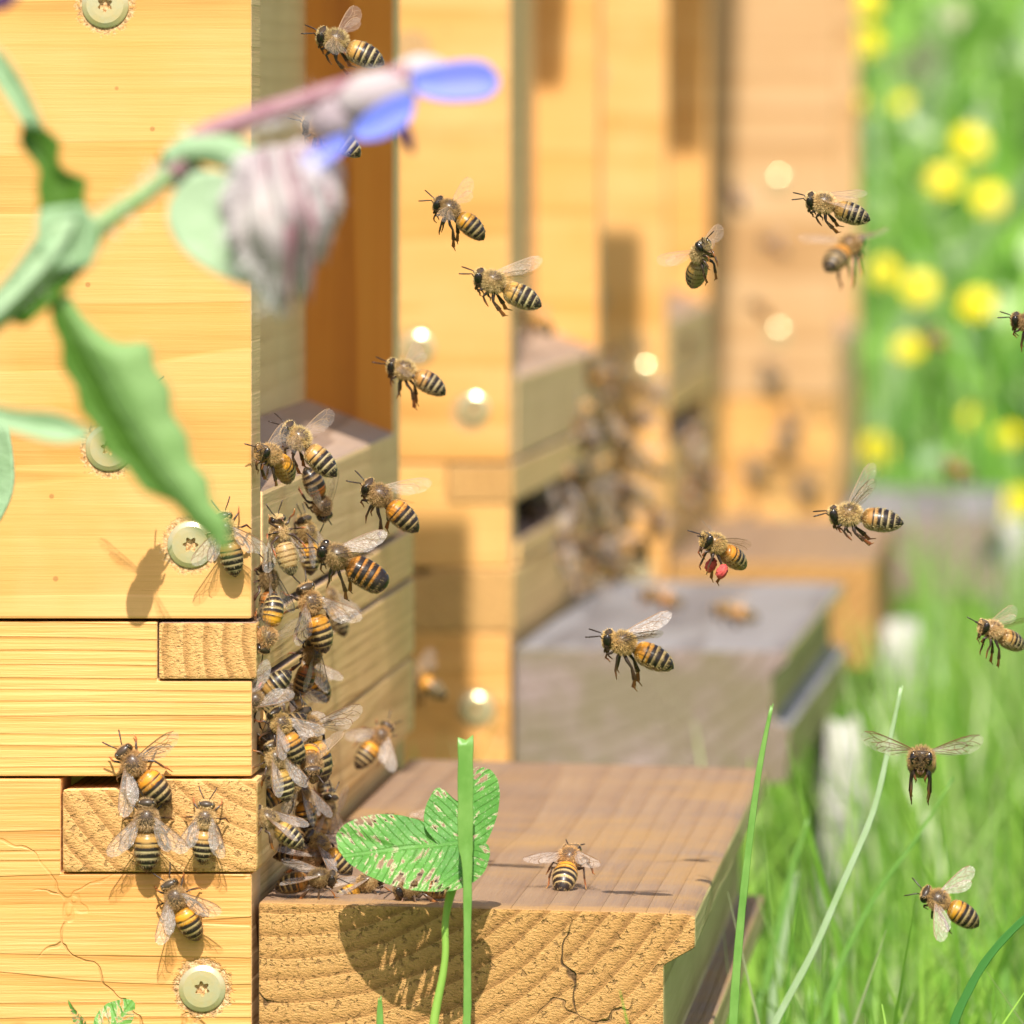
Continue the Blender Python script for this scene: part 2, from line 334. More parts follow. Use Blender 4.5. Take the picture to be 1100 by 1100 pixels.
M_panelpale = wood('faded_orange_wood', 'x', ((0.62, 0.42, 0.21), (0.56, 0.35, 0.15), (0.42, 0.24, 0.09)), ring=110, center=(0, 0.09, -0.02), bump=0.2, rough=0.45)
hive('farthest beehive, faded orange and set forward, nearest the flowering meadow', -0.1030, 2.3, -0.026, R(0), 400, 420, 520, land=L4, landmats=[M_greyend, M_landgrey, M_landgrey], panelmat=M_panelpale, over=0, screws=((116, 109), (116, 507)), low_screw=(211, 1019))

# pale bleached posts that carry the landing boards
M_post = simple('bleached_rough_post', (0.50, 0.48, 0.43), rough=0.9, noise=(60, (0.30, 0.30, 0.24), 0.8), bump=(140, 0.9, 0.004))
def post(label, px0, px1, py, Y):
    a = P(px0, py, Y); b = P(px1, py, Y); w_ = b.x-a.x; h = a.z
    bm = bmesh.new(); rr = random.Random(int(px0)); n = 10; seg = 12
    rows = []
    for i in range(seg+1):
        z = h*i/seg; row = []
        for k in range(n):
            t = 2*math.pi*k/n; q = 0.5*w_*(1+rr.uniform(-0.22, 0.22))*(1 if i < seg else 0.75)
            row.append(bm.verts.new((q*math.cos(t), 1.3*q*math.sin(t), z+rr.uniform(-.003, .003))))
        rows.append(row)
    for r0, r1 in zip(rows, rows[1:]):
        for k in range(n): bm.faces.new((r0[k], r0[(k+1) % n], r1[(k+1) % n], r1[k]))
    bm.faces.new(rows[-1]); bm.faces.new(rows[0][::-1])
    o = from_bm('stone_post', bm, [M_post], None, True); o.location = ((a.x+b.x)/2, Y, 0)
    tag(o, label, 'post', 'pale posts beside the landing boards'); return o
post('pale mottled post in the grass beside the silvery grey landing board', 872, 930, 775, 1.05)
post('pale mottled post in the grass beside the orange brown landing board', 932, 992, 668, 1.75)
post('pale mottled post in the grass below the farthest grey landing board', 1062, 1108, 560, 2.75)
# ------------------------------------------------------------------ bees
def vary(m):
    t_ = m.node_tree; oi = t_.nodes.new('ShaderNodeObjectInfo'); at = next(n for n in t_.nodes if n.type == 'ATTRIBUTE'); hs = t_.nodes.new('ShaderNodeHueSaturation')
    mr = t_.nodes.new('ShaderNodeMapRange'); mr.inputs['To Min'].default_value = .72; mr.inputs['To Max'].default_value = 1.22; t_.links.new(oi.outputs['Random'], mr.inputs['Value'])
    t_.links.new(mr.outputs[0], hs.inputs['Value']); mr2 = t_.nodes.new('ShaderNodeMapRange'); mr2.inputs['To Min'].default_value = .49; mr2.inputs['To Max'].default_value = .508
    mm = t_.nodes.new('ShaderNodeMath'); mm.operation = 'FRACT'; m3 = t_.nodes.new('ShaderNodeMath'); m3.operation = 'MULTIPLY'; m3.inputs[1].default_value = 7.3
    t_.links.new(oi.outputs['Random'], m3.inputs[0]); t_.links.new(m3.outputs[0], mm.inputs[0]); t_.links.new(mm.outputs[0], mr2.inputs['Value']); t_.links.new(mr2.outputs[0], hs.inputs['Hue'])
    for l in list(at.outputs['Color'].links): t_.links.new(hs.outputs[0], l.to_socket)
    t_.links.new(at.outputs['Color'], hs.inputs['Color']); return m
BEE_MAT = attr_mat('bee_cuticle', rough=0.36, spec=0.35, coat=0.08, bump=(2500, 0.15, 0.0001))
EYE_MAT = simple('bee_eye', (0.012, 0.008, 0.007), rough=0.16, spec=0.6)
FUR_MAT = vary(attr_mat('bee_fur', rough=0.7, spec=0.25, transl=0.35)); vary(BEE_MAT)
VEIN_MAT = simple('wing_vein', (0.20, 0.11, 0.05), rough=0.5)
POLLEN_RED = simple('red_pollen', (0.62, 0.05, 0.05), rough=0.8, noise=(900, (0.8, 0.16, 0.12), 0.6), bump=(2600, 0.9, 0.0004))
POLLEN_OR = simple('orange_pollen', (0.85, 0.30, 0.02), rough=0.8, bump=(2600, 0.9, 0.0004))
def wing_material(name='wing_membrane', op=.20):
    s = N(name); co = s.coord()
    s.b.inputs['Base Color'].default_value = (0.75, 0.66, 0.60, 1); s.b.inputs['Roughness'].default_value = 0.22
    s.b.inputs['Specular IOR Level'].default_value = 0.9
    s.bump(s.noise(co, 900, 3, 0.6), 0.8, 0.0006)
    tr = s.n('ShaderNodeBsdfTransparent'); tr.inputs[0].default_value = (0.96, 0.94, 0.90, 1)
    mx = s.n('ShaderNodeMixShader'); mx.inputs[0].default_value = op
    s.l(tr.outputs[0], mx.inputs[1]); s.l(s.b.outputs[0], mx.inputs[2]); s.l(mx.outputs[0], s.out.inputs[0])
    return s.m
WING_MAT = wing_material(); WING_THIN = wing_material('thin_wing_membrane', .09); VEIN_THIN = simple('thin_wing_vein', (0.34, 0.22, 0.12), rough=.5)

def bee_meshes(pose, colour, seed, bend=0.0, drone=False, headyaw=0.0):
    rr = random.Random(seed); nr = np.random.RandomState(seed)
    V = []; F = []; K = []; FM = []
    def grid(rows, n, mat=0, cap=True):
        # rows: list of lists of (pos, col)
        b0 = len(V)
        for row in rows:
            for p, c in row: V.append(p); K.append(c)
        for i in range(len(rows)-1):
            for k in range(n):
                F.append((b0+i*n+k, b0+i*n+(k+1) % n, b0+(i+1)*n+(k+1) % n, b0+(i+1)*n+k)); FM.append(mat)
        if cap:
            F.append(tuple(b0+k for k in range(n))[::-1]); FM.append(mat)
            F.append(tuple(b0+(len(rows)-1)*n+k for k in range(n))); FM.append(mat)
    AMB = {'amber': (0.58, 0.25, 0.02), 'pale': (0.44, 0.24, 0.06), 'dark': (0.36, 0.125, 0.02)}[colour]
    BLK = (0.022, 0.014, 0.012); CRM = {'amber': (0.42, 0.30, 0.13), 'pale': (0.46, 0.36, 0.18), 'dark': (0.36, 0.24, 0.10)}[colour]
    FURC = {'amber': (0.68, 0.46, 0.20), 'pale': (0.74, 0.54, 0.27), 'dark': (0.44, 0.28, 0.13)}[colour]
    # --- abdomen
    L = 7.9 if not drone else 8.6; rw = 1.0 if not drone else 1.22
    prof = [(0, .45), (.03, 1.0), (.08, 1.65), (.18, 2.12), (.32, 2.32), (.5, 2.33), (.66, 2.08), (.8, 1.62), (.9, 1.05), (.96, .55), (1.0, .08)]
    if drone: prof = [(0, .5), (.05, 1.4), (.15, 2.1), (.35, 2.3), (.6, 2.3), (.8, 2.05), (.92, 1.6), (.98, .9), (1, .1)]
    px_, py_ = zip(*prof); bounds = [0, .13, .29, .45, .61, .77, .9, 1.001]
    NA = 24; M = 76
    def spine(t):
        a = bend*t
        # curve downwards with t
        x = -0.2-L*(math.sin(a)/bend if abs(bend) > 1e-3 else t)
        z = -(L*(1-math.cos(a))/bend if abs(bend) > 1e-3 else 0)
        return x, z, a
    def abdo(t, ang, outset=0.0):
        k = next(i for i in range(7) if t < bounds[i+1]); u = (t-bounds[k])/(bounds[k+1]-bounds[k])
        r = float(np.interp(t, px_, py_))*rw*(1+0.035*(u-0.3) if t < .93 else 1)+outset
        cx, cz, a = spine(t)
        yy = r*math.cos(ang)*1.02; zz = r*math.sin(ang)*(0.92)
        # local frame: normal in xz plane rotated by a
        return (cx+zz*(-math.sin(a)), yy, cz+zz*math.cos(a)), k, u
    wnarrow = .30+.10*rr.random(); nam = 2 if rr.random() < .7 else 1
    def band(k, u, jit, top):
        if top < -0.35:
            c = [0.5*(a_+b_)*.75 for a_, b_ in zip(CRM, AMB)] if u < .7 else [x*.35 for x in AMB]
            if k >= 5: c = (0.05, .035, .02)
        elif k <= 2:
            lim = .78 if k < 2 else .50
            if k == 0: c = [x*.6 for x in AMB]
            elif u+jit > lim: c = BLK if k > 1 or top < .9 else [x*.4 for x in AMB]
            elif k > nam-1 and u+jit < .2: c = [a_*.5+b_*.5 for a_, b_ in zip(AMB, CRM)]
            else: c = AMB
            if colour == 'dark' and k == 2: c = BLK if u > .3 else AMB
        elif k <= 5: c = [a_*(.85 if k == 3 else 1) for a_ in CRM] if u+jit < (wnarrow if k < 5 else .2) else BLK
        else: c = BLK
        if drone and k >= 1: c = (BLK if u+jit > .35 or k > 4 else (0.45, 0.16, 0.025))
        return c
    rows = []
    for i in range(M+1):
        t = i/M; row = []
        for j in range(NA):
            ang = 2*math.pi*j/NA
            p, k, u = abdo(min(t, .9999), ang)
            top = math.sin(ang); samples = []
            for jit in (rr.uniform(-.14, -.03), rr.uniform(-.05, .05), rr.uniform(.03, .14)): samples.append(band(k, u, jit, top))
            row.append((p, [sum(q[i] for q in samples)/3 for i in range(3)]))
        rows.append(row)
    grid(rows, NA)
    """             if top < -0.35:
                c = [0.5*(a_+b_)*.75 for a_, b_ in zip(CRM, AMB)] if u < .7 else [x*.35 for x in AMB]
                if k >= 5: c = (0.05, .035, .02)
            elif k <= 2:
                lim = .74 if k < 2 else .55
                if k == 0: c = [x*.6 for x in AMB]
                elif u+jit > lim: c = BLK
                elif k == 2 and u < .22: c = [a_*.5+b_*.5 for a_, b_ in zip(AMB, CRM)]
                else: c = AMB
                if colour == 'dark' and k == 2: c = BLK if u > .3 else AMB
            elif k <= 5: c = CRM if u+jit < (.34 if k < 5 else .22) else BLK
            else: c = BLK
            if drone and k >= 1: c = (BLK if u > .35 or k > 4 else (0.55, 0.2, 0.03))
    """
    # --- thorax
    tc = np.array((2.1, 0, .45)); tr = np.array((2.15, 2.0, 1.95))*(1.12 if drone else 1)
    rows = []
    for i in range(15):
        th = math.pi*(i+.5)/15; row = []
        for j in range(20):
            ph = 2*math.pi*j/20
            d = np.array((math.cos(th), math.sin(th)*math.cos(ph), math.sin(th)*math.sin(ph)))
            p = tc+tr*d
            scut = d[2] > 0.62
            c = (0.09, 0.06, 0.04) if scut else (0.30, 0.20, 0.09)
            row.append((tuple(p), c))
        rows.append(row)
    grid(rows, 20)
    # --- petiole/neck
    def tube(pts, rad, cols, n=8, flat=None, mat=0):
        rows = []
        for i, p in enumerate(pts):
            p = Vector(p)
            d = (Vector(pts[min(i+1, len(pts)-1)])-Vector(pts[max(i-1, 0)])).normalized()
            s = d.cross(Vector((0, 1, 0)));
            if s.length < .2: s = d.cross(Vector((1, 0, 0)))
            s.normalize(); b = d.cross(s).normalized()
            row = []
            for k in range(n):
                a = 2*math.pi*k/n; fl = flat[i] if flat else 1.0
                q = p+s*(rad[i]*math.cos(a))+b*(rad[i]*fl*math.sin(a))
                row.append((tuple(q), cols[i] if isinstance(cols, list) else cols))
            rows.append(row)
        grid(rows, n, mat)
    tube([(0.7, 0, .1), (0.1, 0, .0), (-.7, 0, -.0)], [1.0, .7, 1.1], (0.10, .06, .03))
    tube([(3.4, 0, .2), (4.3, 0, .15)], [1.0, .9], (0.2, .13, .06))
    # --- head
    hc = np.array((4.75, 0, -.05)); cy, sy = math.cos(headyaw), math.sin(headyaw)
    hs = 1.12 if drone else 1.0
    def H(p):      # head space (x fwd, y side, z up), tipped a little forward
        x, y, z = [q*hs for q in p]; a = 0.28
        x, z = x*math.cos(a)+z*math.sin(a), -x*math.sin(a)+z*math.cos(a)
        return (hc[0]+x*cy-y*sy, hc[1]+x*sy+y*cy, hc[2]+z)
    rows = []
    for i in range(15):
        z = -1.95+3.6*(i+.3)/14.6; tz = (z+1.95)/3.6
        wy = 1.58*math.sqrt(max(.02, 1-((tz-.62)/.64)**2))*(0.55+.45*min(1, tz*1.7)); wx = .92*math.sqrt(max(.02, 1-((tz-.55)/.62)**2))
        rows.append([(H((wx*math.cos(2*math.pi*j/18), wy*math.sin(2*math.pi*j/18), z)), (0.06, .04, .025) if tz > .15 else (0.14, .08, .04)) for j in range(18)])
    grid(rows, 18)
    for sgn in (-1, 1):          # compound eyes
        er = (.80, .62, 1.22) if not drone else (1.0, .95, 1.35)
        ec = (.02, sgn*1.30, .42) if not drone else (.05, sgn*.95, .45)
        rows = []
        for i in range(11):
            th = math.pi*(i+.4)/11
            rows.append([(H((ec[0]+er[0]*math.sin(th)*math.cos(2*math.pi*j/14), ec[1]+er[1]*math.sin(th)*math.sin(2*math.pi*j/14), ec[2]+er[2]*math.cos(th))), BLK) for j in range(14)])
        grid(rows, 14, 1)
        sp = .25+.5*rr.random(); up_ = rr.uniform(-.1, .9)
        tube([H((.85, sgn*.38, .1)), H((1.45, sgn*.75, .95)), H((1.9, sgn*1.0, .95)), H((2.7+sp, sgn*(1.2+sp), .8+up_*.6)), H((3.4+sp, sgn*(1.5+sp), .7+up_))],
             [.13, .12, .13, .15, .12], (0.04, .025, .018), 7)
        tube([H((.45, sgn*.55, -1.5)), H((.65, sgn*.35, -2.1)), H((.6, sgn*.08, -2.5))], [.2, .16, .08], (0.12, .06, .025), 6)
    tube([H((.35, 0, -1.7)), H((.3, 0, -2.4)), H((.1, 0, -2.9))], [.28, .18, .08], (0.18, .08, .03), 6)
    # --- legs
    DK = (0.05, .03, .02); RB = (0.30, .10, .03); YB = (0.42, .24, .08)
    if pose == 'walk':
        legs = [([(3.1, .8, -1.0), (3.6, 1.7, -1.3), (4.5, 2.5, -.9), (5.2, 3.0, -2.3), (5.6, 3.1, -2.9), (6.1, 3.2, -3.05)], 0),
                ([(2.1, .9, -1.1), (2.1, 2.0, -1.3), (2.1, 3.2, -.6), (2.0, 4.2, -2.0), (1.8, 4.5, -2.8), (1.4, 4.9, -3.05)], 1),
                ([(1.2, .9, -1.0), (.8, 2.0, -1.2), (-.2, 3.1, -.4), (-1.7, 3.5, -1.9), (-2.6, 3.6, -2.8), (-3.5, 3.9, -3.05)], 2)]
    elif pose == 'dangle':
        legs = [([(3.1, .8, -1.2), (3.6, 1.1, -1.8), (4.1, 1.1, -2.2), (4.0, .9, -3.0), (3.6, .8, -3.4), (3.2, .7, -3.7)], 0),
                ([(2.1, .9, -1.3), (2.1, 1.3, -2.2), (1.9, 1.5, -3.1), (1.6, 1.4, -4.5), (1.5, 1.3, -5.3), (1.3, 1.2, -6.2)], 1),
                ([(1.2, .9, -1.2), (.3, 1.5, -2.0), (-.8, 1.7, -2.8), (-2.0, 1.7, -4.7), (-2.6, 1.5, -6.2), (-3.5, 1.4, -6.8)], 2)]
    else:  # tucked
        legs = [([(3.1, .8, -1.2), (3.7, 1.1, -1.7), (4.1, 1.1, -1.9), (3.7, .9, -2.6), (3.3, .8, -2.8), (3.0, .8, -3.0)], 0),
                ([(2.1, .9, -1.3), (2.5, 1.4, -2.0), (2.7, 1.5, -2.5), (2.0, 1.4, -3.3), (1.6, 1.3, -3.6), (1.1, 1.2, -3.9)], 1),
                ([(1.2, .9, -1.2), (.9, 1.5, -2.1), (.5, 1.7, -2.7), (-1.0, 1.6, -3.7), (-2.0, 1.5, -4.3), (-2.9, 1.4, -4.3)], 2)]
    for pts, ty in legs:
        for sgn in (-1, 1):
            j = [(rr.uniform(-.35, .35), rr.uniform(-.2, .2), rr.uniform(-.3, .3)*(0 if pose == 'walk' else 1)) for _ in pts]
            q = [(p[0]+a[0]*(i/5), sgn*(p[1]+a[1]*(i/5)), p[2]+a[2]*(i/5)) for i, (p, a) in enumerate(zip(pts, j))]
            if ty == 2:
                rad = [.34, .36, .30, .50, .46, .12]; fl = [1, .9, .7, .38, .36, 1]; cl = [DK, DK, DK, (0.09, .04, .02), RB, RB]
                # insert a joint between tibia and basitarsus and the thin tarsus
                q = q[:4]+[tuple(np.array(q[3])*.9+np.array(q[4])*.1)]+q[4:5]+[tuple(np.array(q[4])*.75+np.array(q[5])*.25)]+q[5:]
                rad = [.34, .36, .26, .50, .30, .44, .14, .09]; fl = [1, .9, .8, .4, .5, .4, 1, 1]; cl = [DK, DK, DK, (0.09, .04, .02), RB, RB, RB, YB]
            elif ty == 1: rad = [.30, .30, .22, .24, .16, .08]; fl = None; cl = [DK, DK, DK, (0.12, .06, .03), RB, YB]
            else: rad = [.26, .26, .20, .20, .15, .08]; fl = None; cl = [DK, DK, DK, RB, RB, YB]
            tube(q, rad, cl, 8, fl)
    V = np.array(V)/1000
    body = pymesh('bee_body', V, F, True, np.array(K), FM)
    body.materials.append(BEE_MAT); body.materials.append(EYE_MAT)
    # --- fur: thin tapered strips
    HV = []; HF = []; HC = []
    def hair(p, d, ln, wd, c):
        p = np.array(p); d = np.array(d)/np.linalg.norm(d)
        s = np.cross(d, nr.randn(3)); s /= np.linalg.norm(s)+1e-9; s *= wd/2
        b = len(HV); HV.extend([p-s, p+s, p+d*ln]); HF.append((b, b+1, b+2))
        k = 0.75+.5*nr.rand(); HC.extend([[x*k*.8 for x in c]]*2+[[min(1, x*k*1.15) for x in c]])
    for _ in range(3400):
        d = nr.randn(3); d /= np.linalg.norm(d)
        if d[2] > .66 and abs(d[0]) < .55 and nr.rand() < .6: continue
        p = tc+tr*d*.97
        hair(p, d+np.array((-.25, 0, .1))+nr.randn(3)*.28, nr.uniform(.45, .95), .085, FURC)
    for _ in range(1900):   # face and crown
        z = nr.uniform(-1.5, 1.6); a = nr.uniform(-math.pi, math.pi); tz = (z+1.95)/3.6
        wy = 1.6*math.sqrt(max(.02, 1-((tz-.62)/.64)**2)); wx = .9*math.sqrt(max(.02, 1-((tz-.55)/.62)**2))
        if abs(math.sin(a)) > .72 and z < 1.2: continue
        p = H((wx*math.cos(a), wy*math.sin(a), z)); q = H((wx*math.cos(a)*1.6+.1, wy*math.sin(a)*1.3, z+.15))
        hair(p, np.array(q)-np.array(p)+nr.randn(3)*.15, nr.uniform(.28, .6), .08, [min(1, c*1.08) for c in FURC])
    for _ in range(1500):  # abdomen: bands and fringes lying backwards
        t = nr.uniform(.02, .93); ang = nr.uniform(0, 2*math.pi)
        p, k, u = abdo(t, ang)
        if (k >= 2 and u < .42) or k == 0 or math.sin(ang) < -.1:
            q, _, _ = abdo(min(t+.05, .999), ang, .22)
            hair(p, np.array(q)-np.array(p), nr.uniform(.35, .6), .075, CRM if k else FURC)
    for pts, ty in legs:
        if ty != 2: continue
        for sgn in (-1, 1):
            for _ in range(60):
                a_, b_ = np.array(pts[2]), np.array(pts[4]); p = a_+(b_-a_)*nr.rand(); p[1] *= sgn
                hair(p, nr.randn(3), nr.uniform(.4, .7), .05, FURC)
    fur = pymesh('bee_fur', np.array(HV)/1000, HF, False, np.array(HC)); fur.materials.append(FUR_MAT)
    return body, fur

def wing_mesh(fore=True, thin=False):
    # outline in x (along), y (chord): mm; root at origin, lead edge +y
    if fore:
        out = [(0, .12), (1.5, .42), (3.5, .72), (5.5, .95), (7.4, 1.0), (8.7, .62), (9.2, -.05), (8.9, -.9), (7.8, -1.75), (6.4, -2.15), (4.8, -2.05), (3.0, -1.4), (1.3, -.6), (0, -.15)]
        veins = [[(0, .05), (3.5, .62), (6.5, .85), (8.3, .55)], [(0, 0), (2.5, .05), (4.2, .0), (5.2, -.1)], [(4.2, 0), (4.0, -.8), (5.2, -1.0), (6.2, -.6), (7.2, -.9)], [(5.2, -.1), (6.8, .1), (7.8, .6)],
                 [(4.4, .75), (5.2, -.1), (6.2, -.6)], [(2.0, -.1), (3.2, -.7), (4.0, -.8), (5.0, -1.9)], [(0.2, -.1), (2.4, -.75), (4.2, -1.6)], [(5.2, -1.0), (6.0, -1.8)], [(6.8, .1), (7.6, -.3), (8.4, -1.0)], [(7.0, -.3), (6.2, -.6)]]
    else:
        out = [(0, .1), (1.5, .45), (3.5, .75), (5.2, .7), (6.2, .2), (6.4, -.5), (5.6, -1.3), (4.2, -1.6), (2.5, -1.3), (1.0, -.7), (0, -.2)]
        veins = [[(0, 0), (2.5, .35), (5, .4)], [(1, 0), (3, -.4), (5, -.7)], [(.5, -.1), (2.2, -.7), (3.6, -1.3)], [(3, -.4), (3.4, .4)]]
    n = len(out); c = (sum(p[0] for p in out)/n, sum(p[1] for p in out)/n)
    def camber(x, y): return .10*math.sin(x*1.1)+.05*math.cos(y*3+x)-.02*x
    V = []; F = []; FM = []
    # membrane: fine concentric rings to carry the camber
    rings = [0.0, .3, .55, .8, 1.0]; base = 0; fine = []
    for i in range(n):
        a, b = out[i], out[(i+1) % n]
        for t in (0, .33, .66): fine.append((a[0]+(b[0]-a[0])*t, a[1]+(b[1]-a[1])*t))
    m = len(fine)
    for r in rings[1:]:
        for p in fine:
            x = c[0]+(p[0]-c[0])*r; y = c[1]+(p[1]-c[1])*r; V.append((x, y, camber(x, y)))
    V.append((c[0], c[1], camber(*c))); ci = len(V)-1
    for k in range(m): F.append((ci, k, (k+1) % m)); FM.append(0)
    for i in range(len(rings)-2):
        for k in range(m): F.append((i*m+k, (i+1)*m+k, (i+1)*m+(k+1) % m, i*m+(k+1) % m)); FM.append(0)
    def ribbon(pts, wd):
        for a, b in zip(pts, pts[1:]):
            a = np.array(a); b = np.array(b); d = b-a; nn = np.array((-d[1], d[0]))/np.linalg.norm(d)*wd/2
            for dz in (.02, -.02):
                i0 = len(V)
                for q in (a-nn, a+nn, b+nn, b-nn): V.append((q[0], q[1], camber(*q)+dz))
                F.append((i0, i0+1, i0+2, i0+3)); FM.append(1)
    for v in veins: ribbon(v, .04 if thin else .075)
    ribbon([(0, .1)]+out[1:6], .08 if thin else .14)
    me = pymesh('wing', np.array(V)/1000, F, True, None, FM); me.materials.append(WING_THIN if thin else WING_MAT); me.materials.append(VEIN_THIN if thin else VEIN_MAT)
    return me
FORE = wing_mesh(True); HIND = wing_mesh(False); FORE_T = wing_mesh(True, True); HIND_T = wing_mesh(False, True)

VAR = {}
def variant(key):
    if key not in VAR:
        spec = {'dangle': ('dangle', 'amber', 11, .25), 'dangle_pale': ('dangle', 'pale', 12, .45), 'tuck': ('tuck', 'pale', 13, .1), 'tuck_amber': ('tuck', 'amber', 14, .3),
                'walk': ('walk', 'amber', 15, .35), 'walk_pale': ('walk', 'pale', 16, .2), 'walk_dark': ('walk', 'dark', 17, .45), 'curl': ('tuck', 'amber', 18, .9), 'drone': ('dangle', 'dark', 19, .2),
                'curl_dark': ('tuck', 'dark', 20, .7), 'walk2': ('walk', 'amber', 21, .6), 'walk3': ('walk', 'pale', 22, .1), 'walk4': ('walk', 'dark', 23, .25), 'dangle2': ('dangle', 'amber', 24, .5), 'dangle3': ('dangle', 'pale', 25, .1)}[key]
        VAR[key] = bee_meshes(spec[0], spec[1], spec[2], bend=spec[3], drone=(key == 'drone'), headyaw=0.0)
    return VAR[key]
# wing root rotations (yaw out from the axis pointing backwards, pitch up, roll)
WPOSE = {'folded': (22, 6, 6), 'half': (42, 10, 10), 'spread': (85, 12, 15), 'up': (40, 55, 20), 'flat': (66, 4, 0), 'backup': (25, 38, 30), 'down': (80, -22, -10), 'face': (88, 14, 65)}
BEE_GROUPS = {}
def bee(label, mid, fwd, up, var='walk', wings='folded', scale=1.0, group=None, asym=None, pollen=None, name='honeybee', thin=None):
    if thin is None: thin = ('walk' not in var) and 'drone' not in var
    body, fur = variant(var)
    x = Vector(fwd).normalized(); u = Vector(up); y = u.cross(x).normalized(); z = x.cross(y).normalized()
    m = Matrix((x, y, z)).transposed()
    t = empty(name); t.rotation_euler = m.to_euler(); t.location = Vector(mid)+x*0.001*scale; t.scale = (scale,)*3
    tag(t, label, 'drone bee' if var == 'drone' else 'bee', group)
    b = bpy.data.objects.new('body', body); f = bpy.data.objects.new('fur', fur)
    for o in (b, f): C.objects.link(o); o.parent = t
    for sgn in (-1, 1):
        wp = wings if not asym else asym[0 if sgn < 0 else 1]
        yaw, pit, rol = WPOSE[wp]
        for nm, me, dx, ex in (('fore_wing', FORE_T if thin else FORE, 2.5, 0), ('hind_wing', HIND_T if thin else HIND, 1.7, -9)):
            o = bpy.data.objects.new(nm, me); C.objects.link(o); o.parent = t
            o.location = (dx/1000, sgn*1.45/1000, (1.75 if nm == 'fore_wing' else 1.5)/1000)
            # wing mesh points +x; lead edge +y. turn so that it points backwards and outwards
            a = R(yaw+ex+rnd.uniform(-5, 5)); p = R(pit+rnd.uniform(-4, 4))
            d = Vector((-math.cos(a)*math.cos(p), sgn*math.sin(a)*math.cos(p), math.sin(p)))
            lead = Vector((math.sin(a), sgn*math.cos(a), 0)).normalized()
            nrm = d.cross(lead).normalized(); lead = nrm.cross(d)
            lead = Matrix.Rotation(R(rol)*sgn*(-1), 3, d) @ lead; nrm = d.cross(lead)
            o.rotation_euler = Matrix((d, lead, nrm)).transposed().to_euler()
    if pollen:
        for sgn in (-1, 1):
            bm = bmesh.new(); bmesh.ops.create_icosphere(bm, subdivisions=3, radius=0.0012)
            for v in bm.verts: v.co = v.co*(1+.12*math.sin(v.co.x*9000+v.co.z*7000)); v.co.z *= 1.35; v.co.y *= .8
            o = from_bm('pollen_load', bm, [POLLEN_RED if pollen == 'red' else POLLEN_OR], t, True)
            o.location = (-0.0004, sgn*0.0021, -0.0034) if 'dangle' not in var else (-0.0014, sgn*0.0022, -0.0040)
    return t
def pbee(label, head, tail, Y, var='dangle', wings='up', depth=0, up=(0, -.35, 1), scale=None, **k):
    s = 5700*DC/(DC+Y)
    dx = (head[0]-tail[0])/s; dz = -(head[1]-tail[1])/s; L = math.hypot(dx, dz) or 1e-6
    c, sn = math.cos(R(depth)), math.sin(R(depth))
    fwd = Vector((dx/L*c, sn, dz/L*c))
    if scale is None: scale = min(1.12, max(.86, L/(0.0128*c)))
    mid = P((head[0]+tail[0])/2, (head[1]+tail[1])/2, Y)
    return bee(label, mid, fwd, up, var, wings, scale, **k)

# ---- in the air, in focus
pbee('flying honeybee high in the gap beside the nearest hive, above the blue petals', (343, 38), (410, 66), 0.02, 'tuck', 'spread', up=(-.1, -.5, 1))
pbee('flying honeybee half hidden behind the purple borage flower, head peeping out at left', (327, 132), (388, 160), 0.03, 'dangle_pale', 'spread')
pbee('upper honeybee flying before the orange panel of second hive, legs hanging down', (468, 218), (522, 250), 0.0, 'dangle2', 'spread', up=(.1, -.5, 1))
pbee('lower honeybee flying before the orange panel of second hive, legs folded under it', (512, 297), (579, 326), 0.0, 'tuck', 'backup', up=(.1, -.4, 1))
pbee('flying honeybee beside the upper round screw of the second hive, one leg hanging', (418, 393), (479, 416), 0.09, 'dangle_pale', 'spread')
pbee('flying honeybee above the bee heavy drone, one veined wing lifted to the right', (392, 522), (449, 566), 0.01, 'dangle', 'backup', up=(.3, -.7, 1))
pbee('large eyed drone flying past the front of nearest hive with two dark legs hanging', (343, 590), (412, 625), 0.0, 'drone', 'backup', up=(.2, -.6, 1), name='drone_bee', scale=1.0)
pbee('flying honeybee with raised wings in front of the silvery grey landing board end', (650, 686), (722, 712), 0.0, 'dangle', 'backup', up=(.05, -.35, 1), thin=False)
pbee('honeybee flying face on towards the camera before the third hive, body hanging down left', (758, 262), (743, 306), 0.02, 'tuck', 'face', depth=-42, up=(-.7, .45, .5), scale=.88)
pbee('flying honeybee at the edge of the meadow, just above a blurred bee seen from behind', (868, 215), (932, 234), 0.02, 'tuck', 'folded', up=(0, -.45, 1))
pbee('blurred honeybee seen from behind, wings straight out, at the right edge of farthest hive', (922, 258), (888, 285), 0.26, 'dangle', 'spread', depth=55, up=(-.1, 0, 1))
pbee('flying honeybee carrying bright red pollen on its leg', (757, 578), (800, 606), 0.02, 'dangle', 'spread', depth=-38, up=(.2, -.2, 1), pollen='red')
pbee('honeybee flying level with folded legs in front of the farthest grey landing board', (893, 553), (967, 560), 0.0, 'tuck', 'up', up=(0, -.25, 1))
pbee('honeybee flying near the right edge of photo above the lawn, head to the left', (1055, 672), (1098, 694), 0.05, 'dangle3', 'backup', depth=-35, up=(.2, -.2, 1))
pbee('honeybee flying face on over the lawn with both clear wings stretched out', (990, 814), (990, 824), 0.0, 'dangle', 'face', depth=-82, up=(.05, .2, 1), scale=1.12, thin=False)
pbee('honeybee flying low over the grass with amber banded abdomen and both wings spread', (992, 960), (1052, 990), -0.01, 'dangle2', 'flat', up=(.25, -1.1, .7), thin=False)
pbee('honeybee half cut off by the right edge of photo', (1094, 345), (1140, 362), 0.04, 'dangle', 'spread')
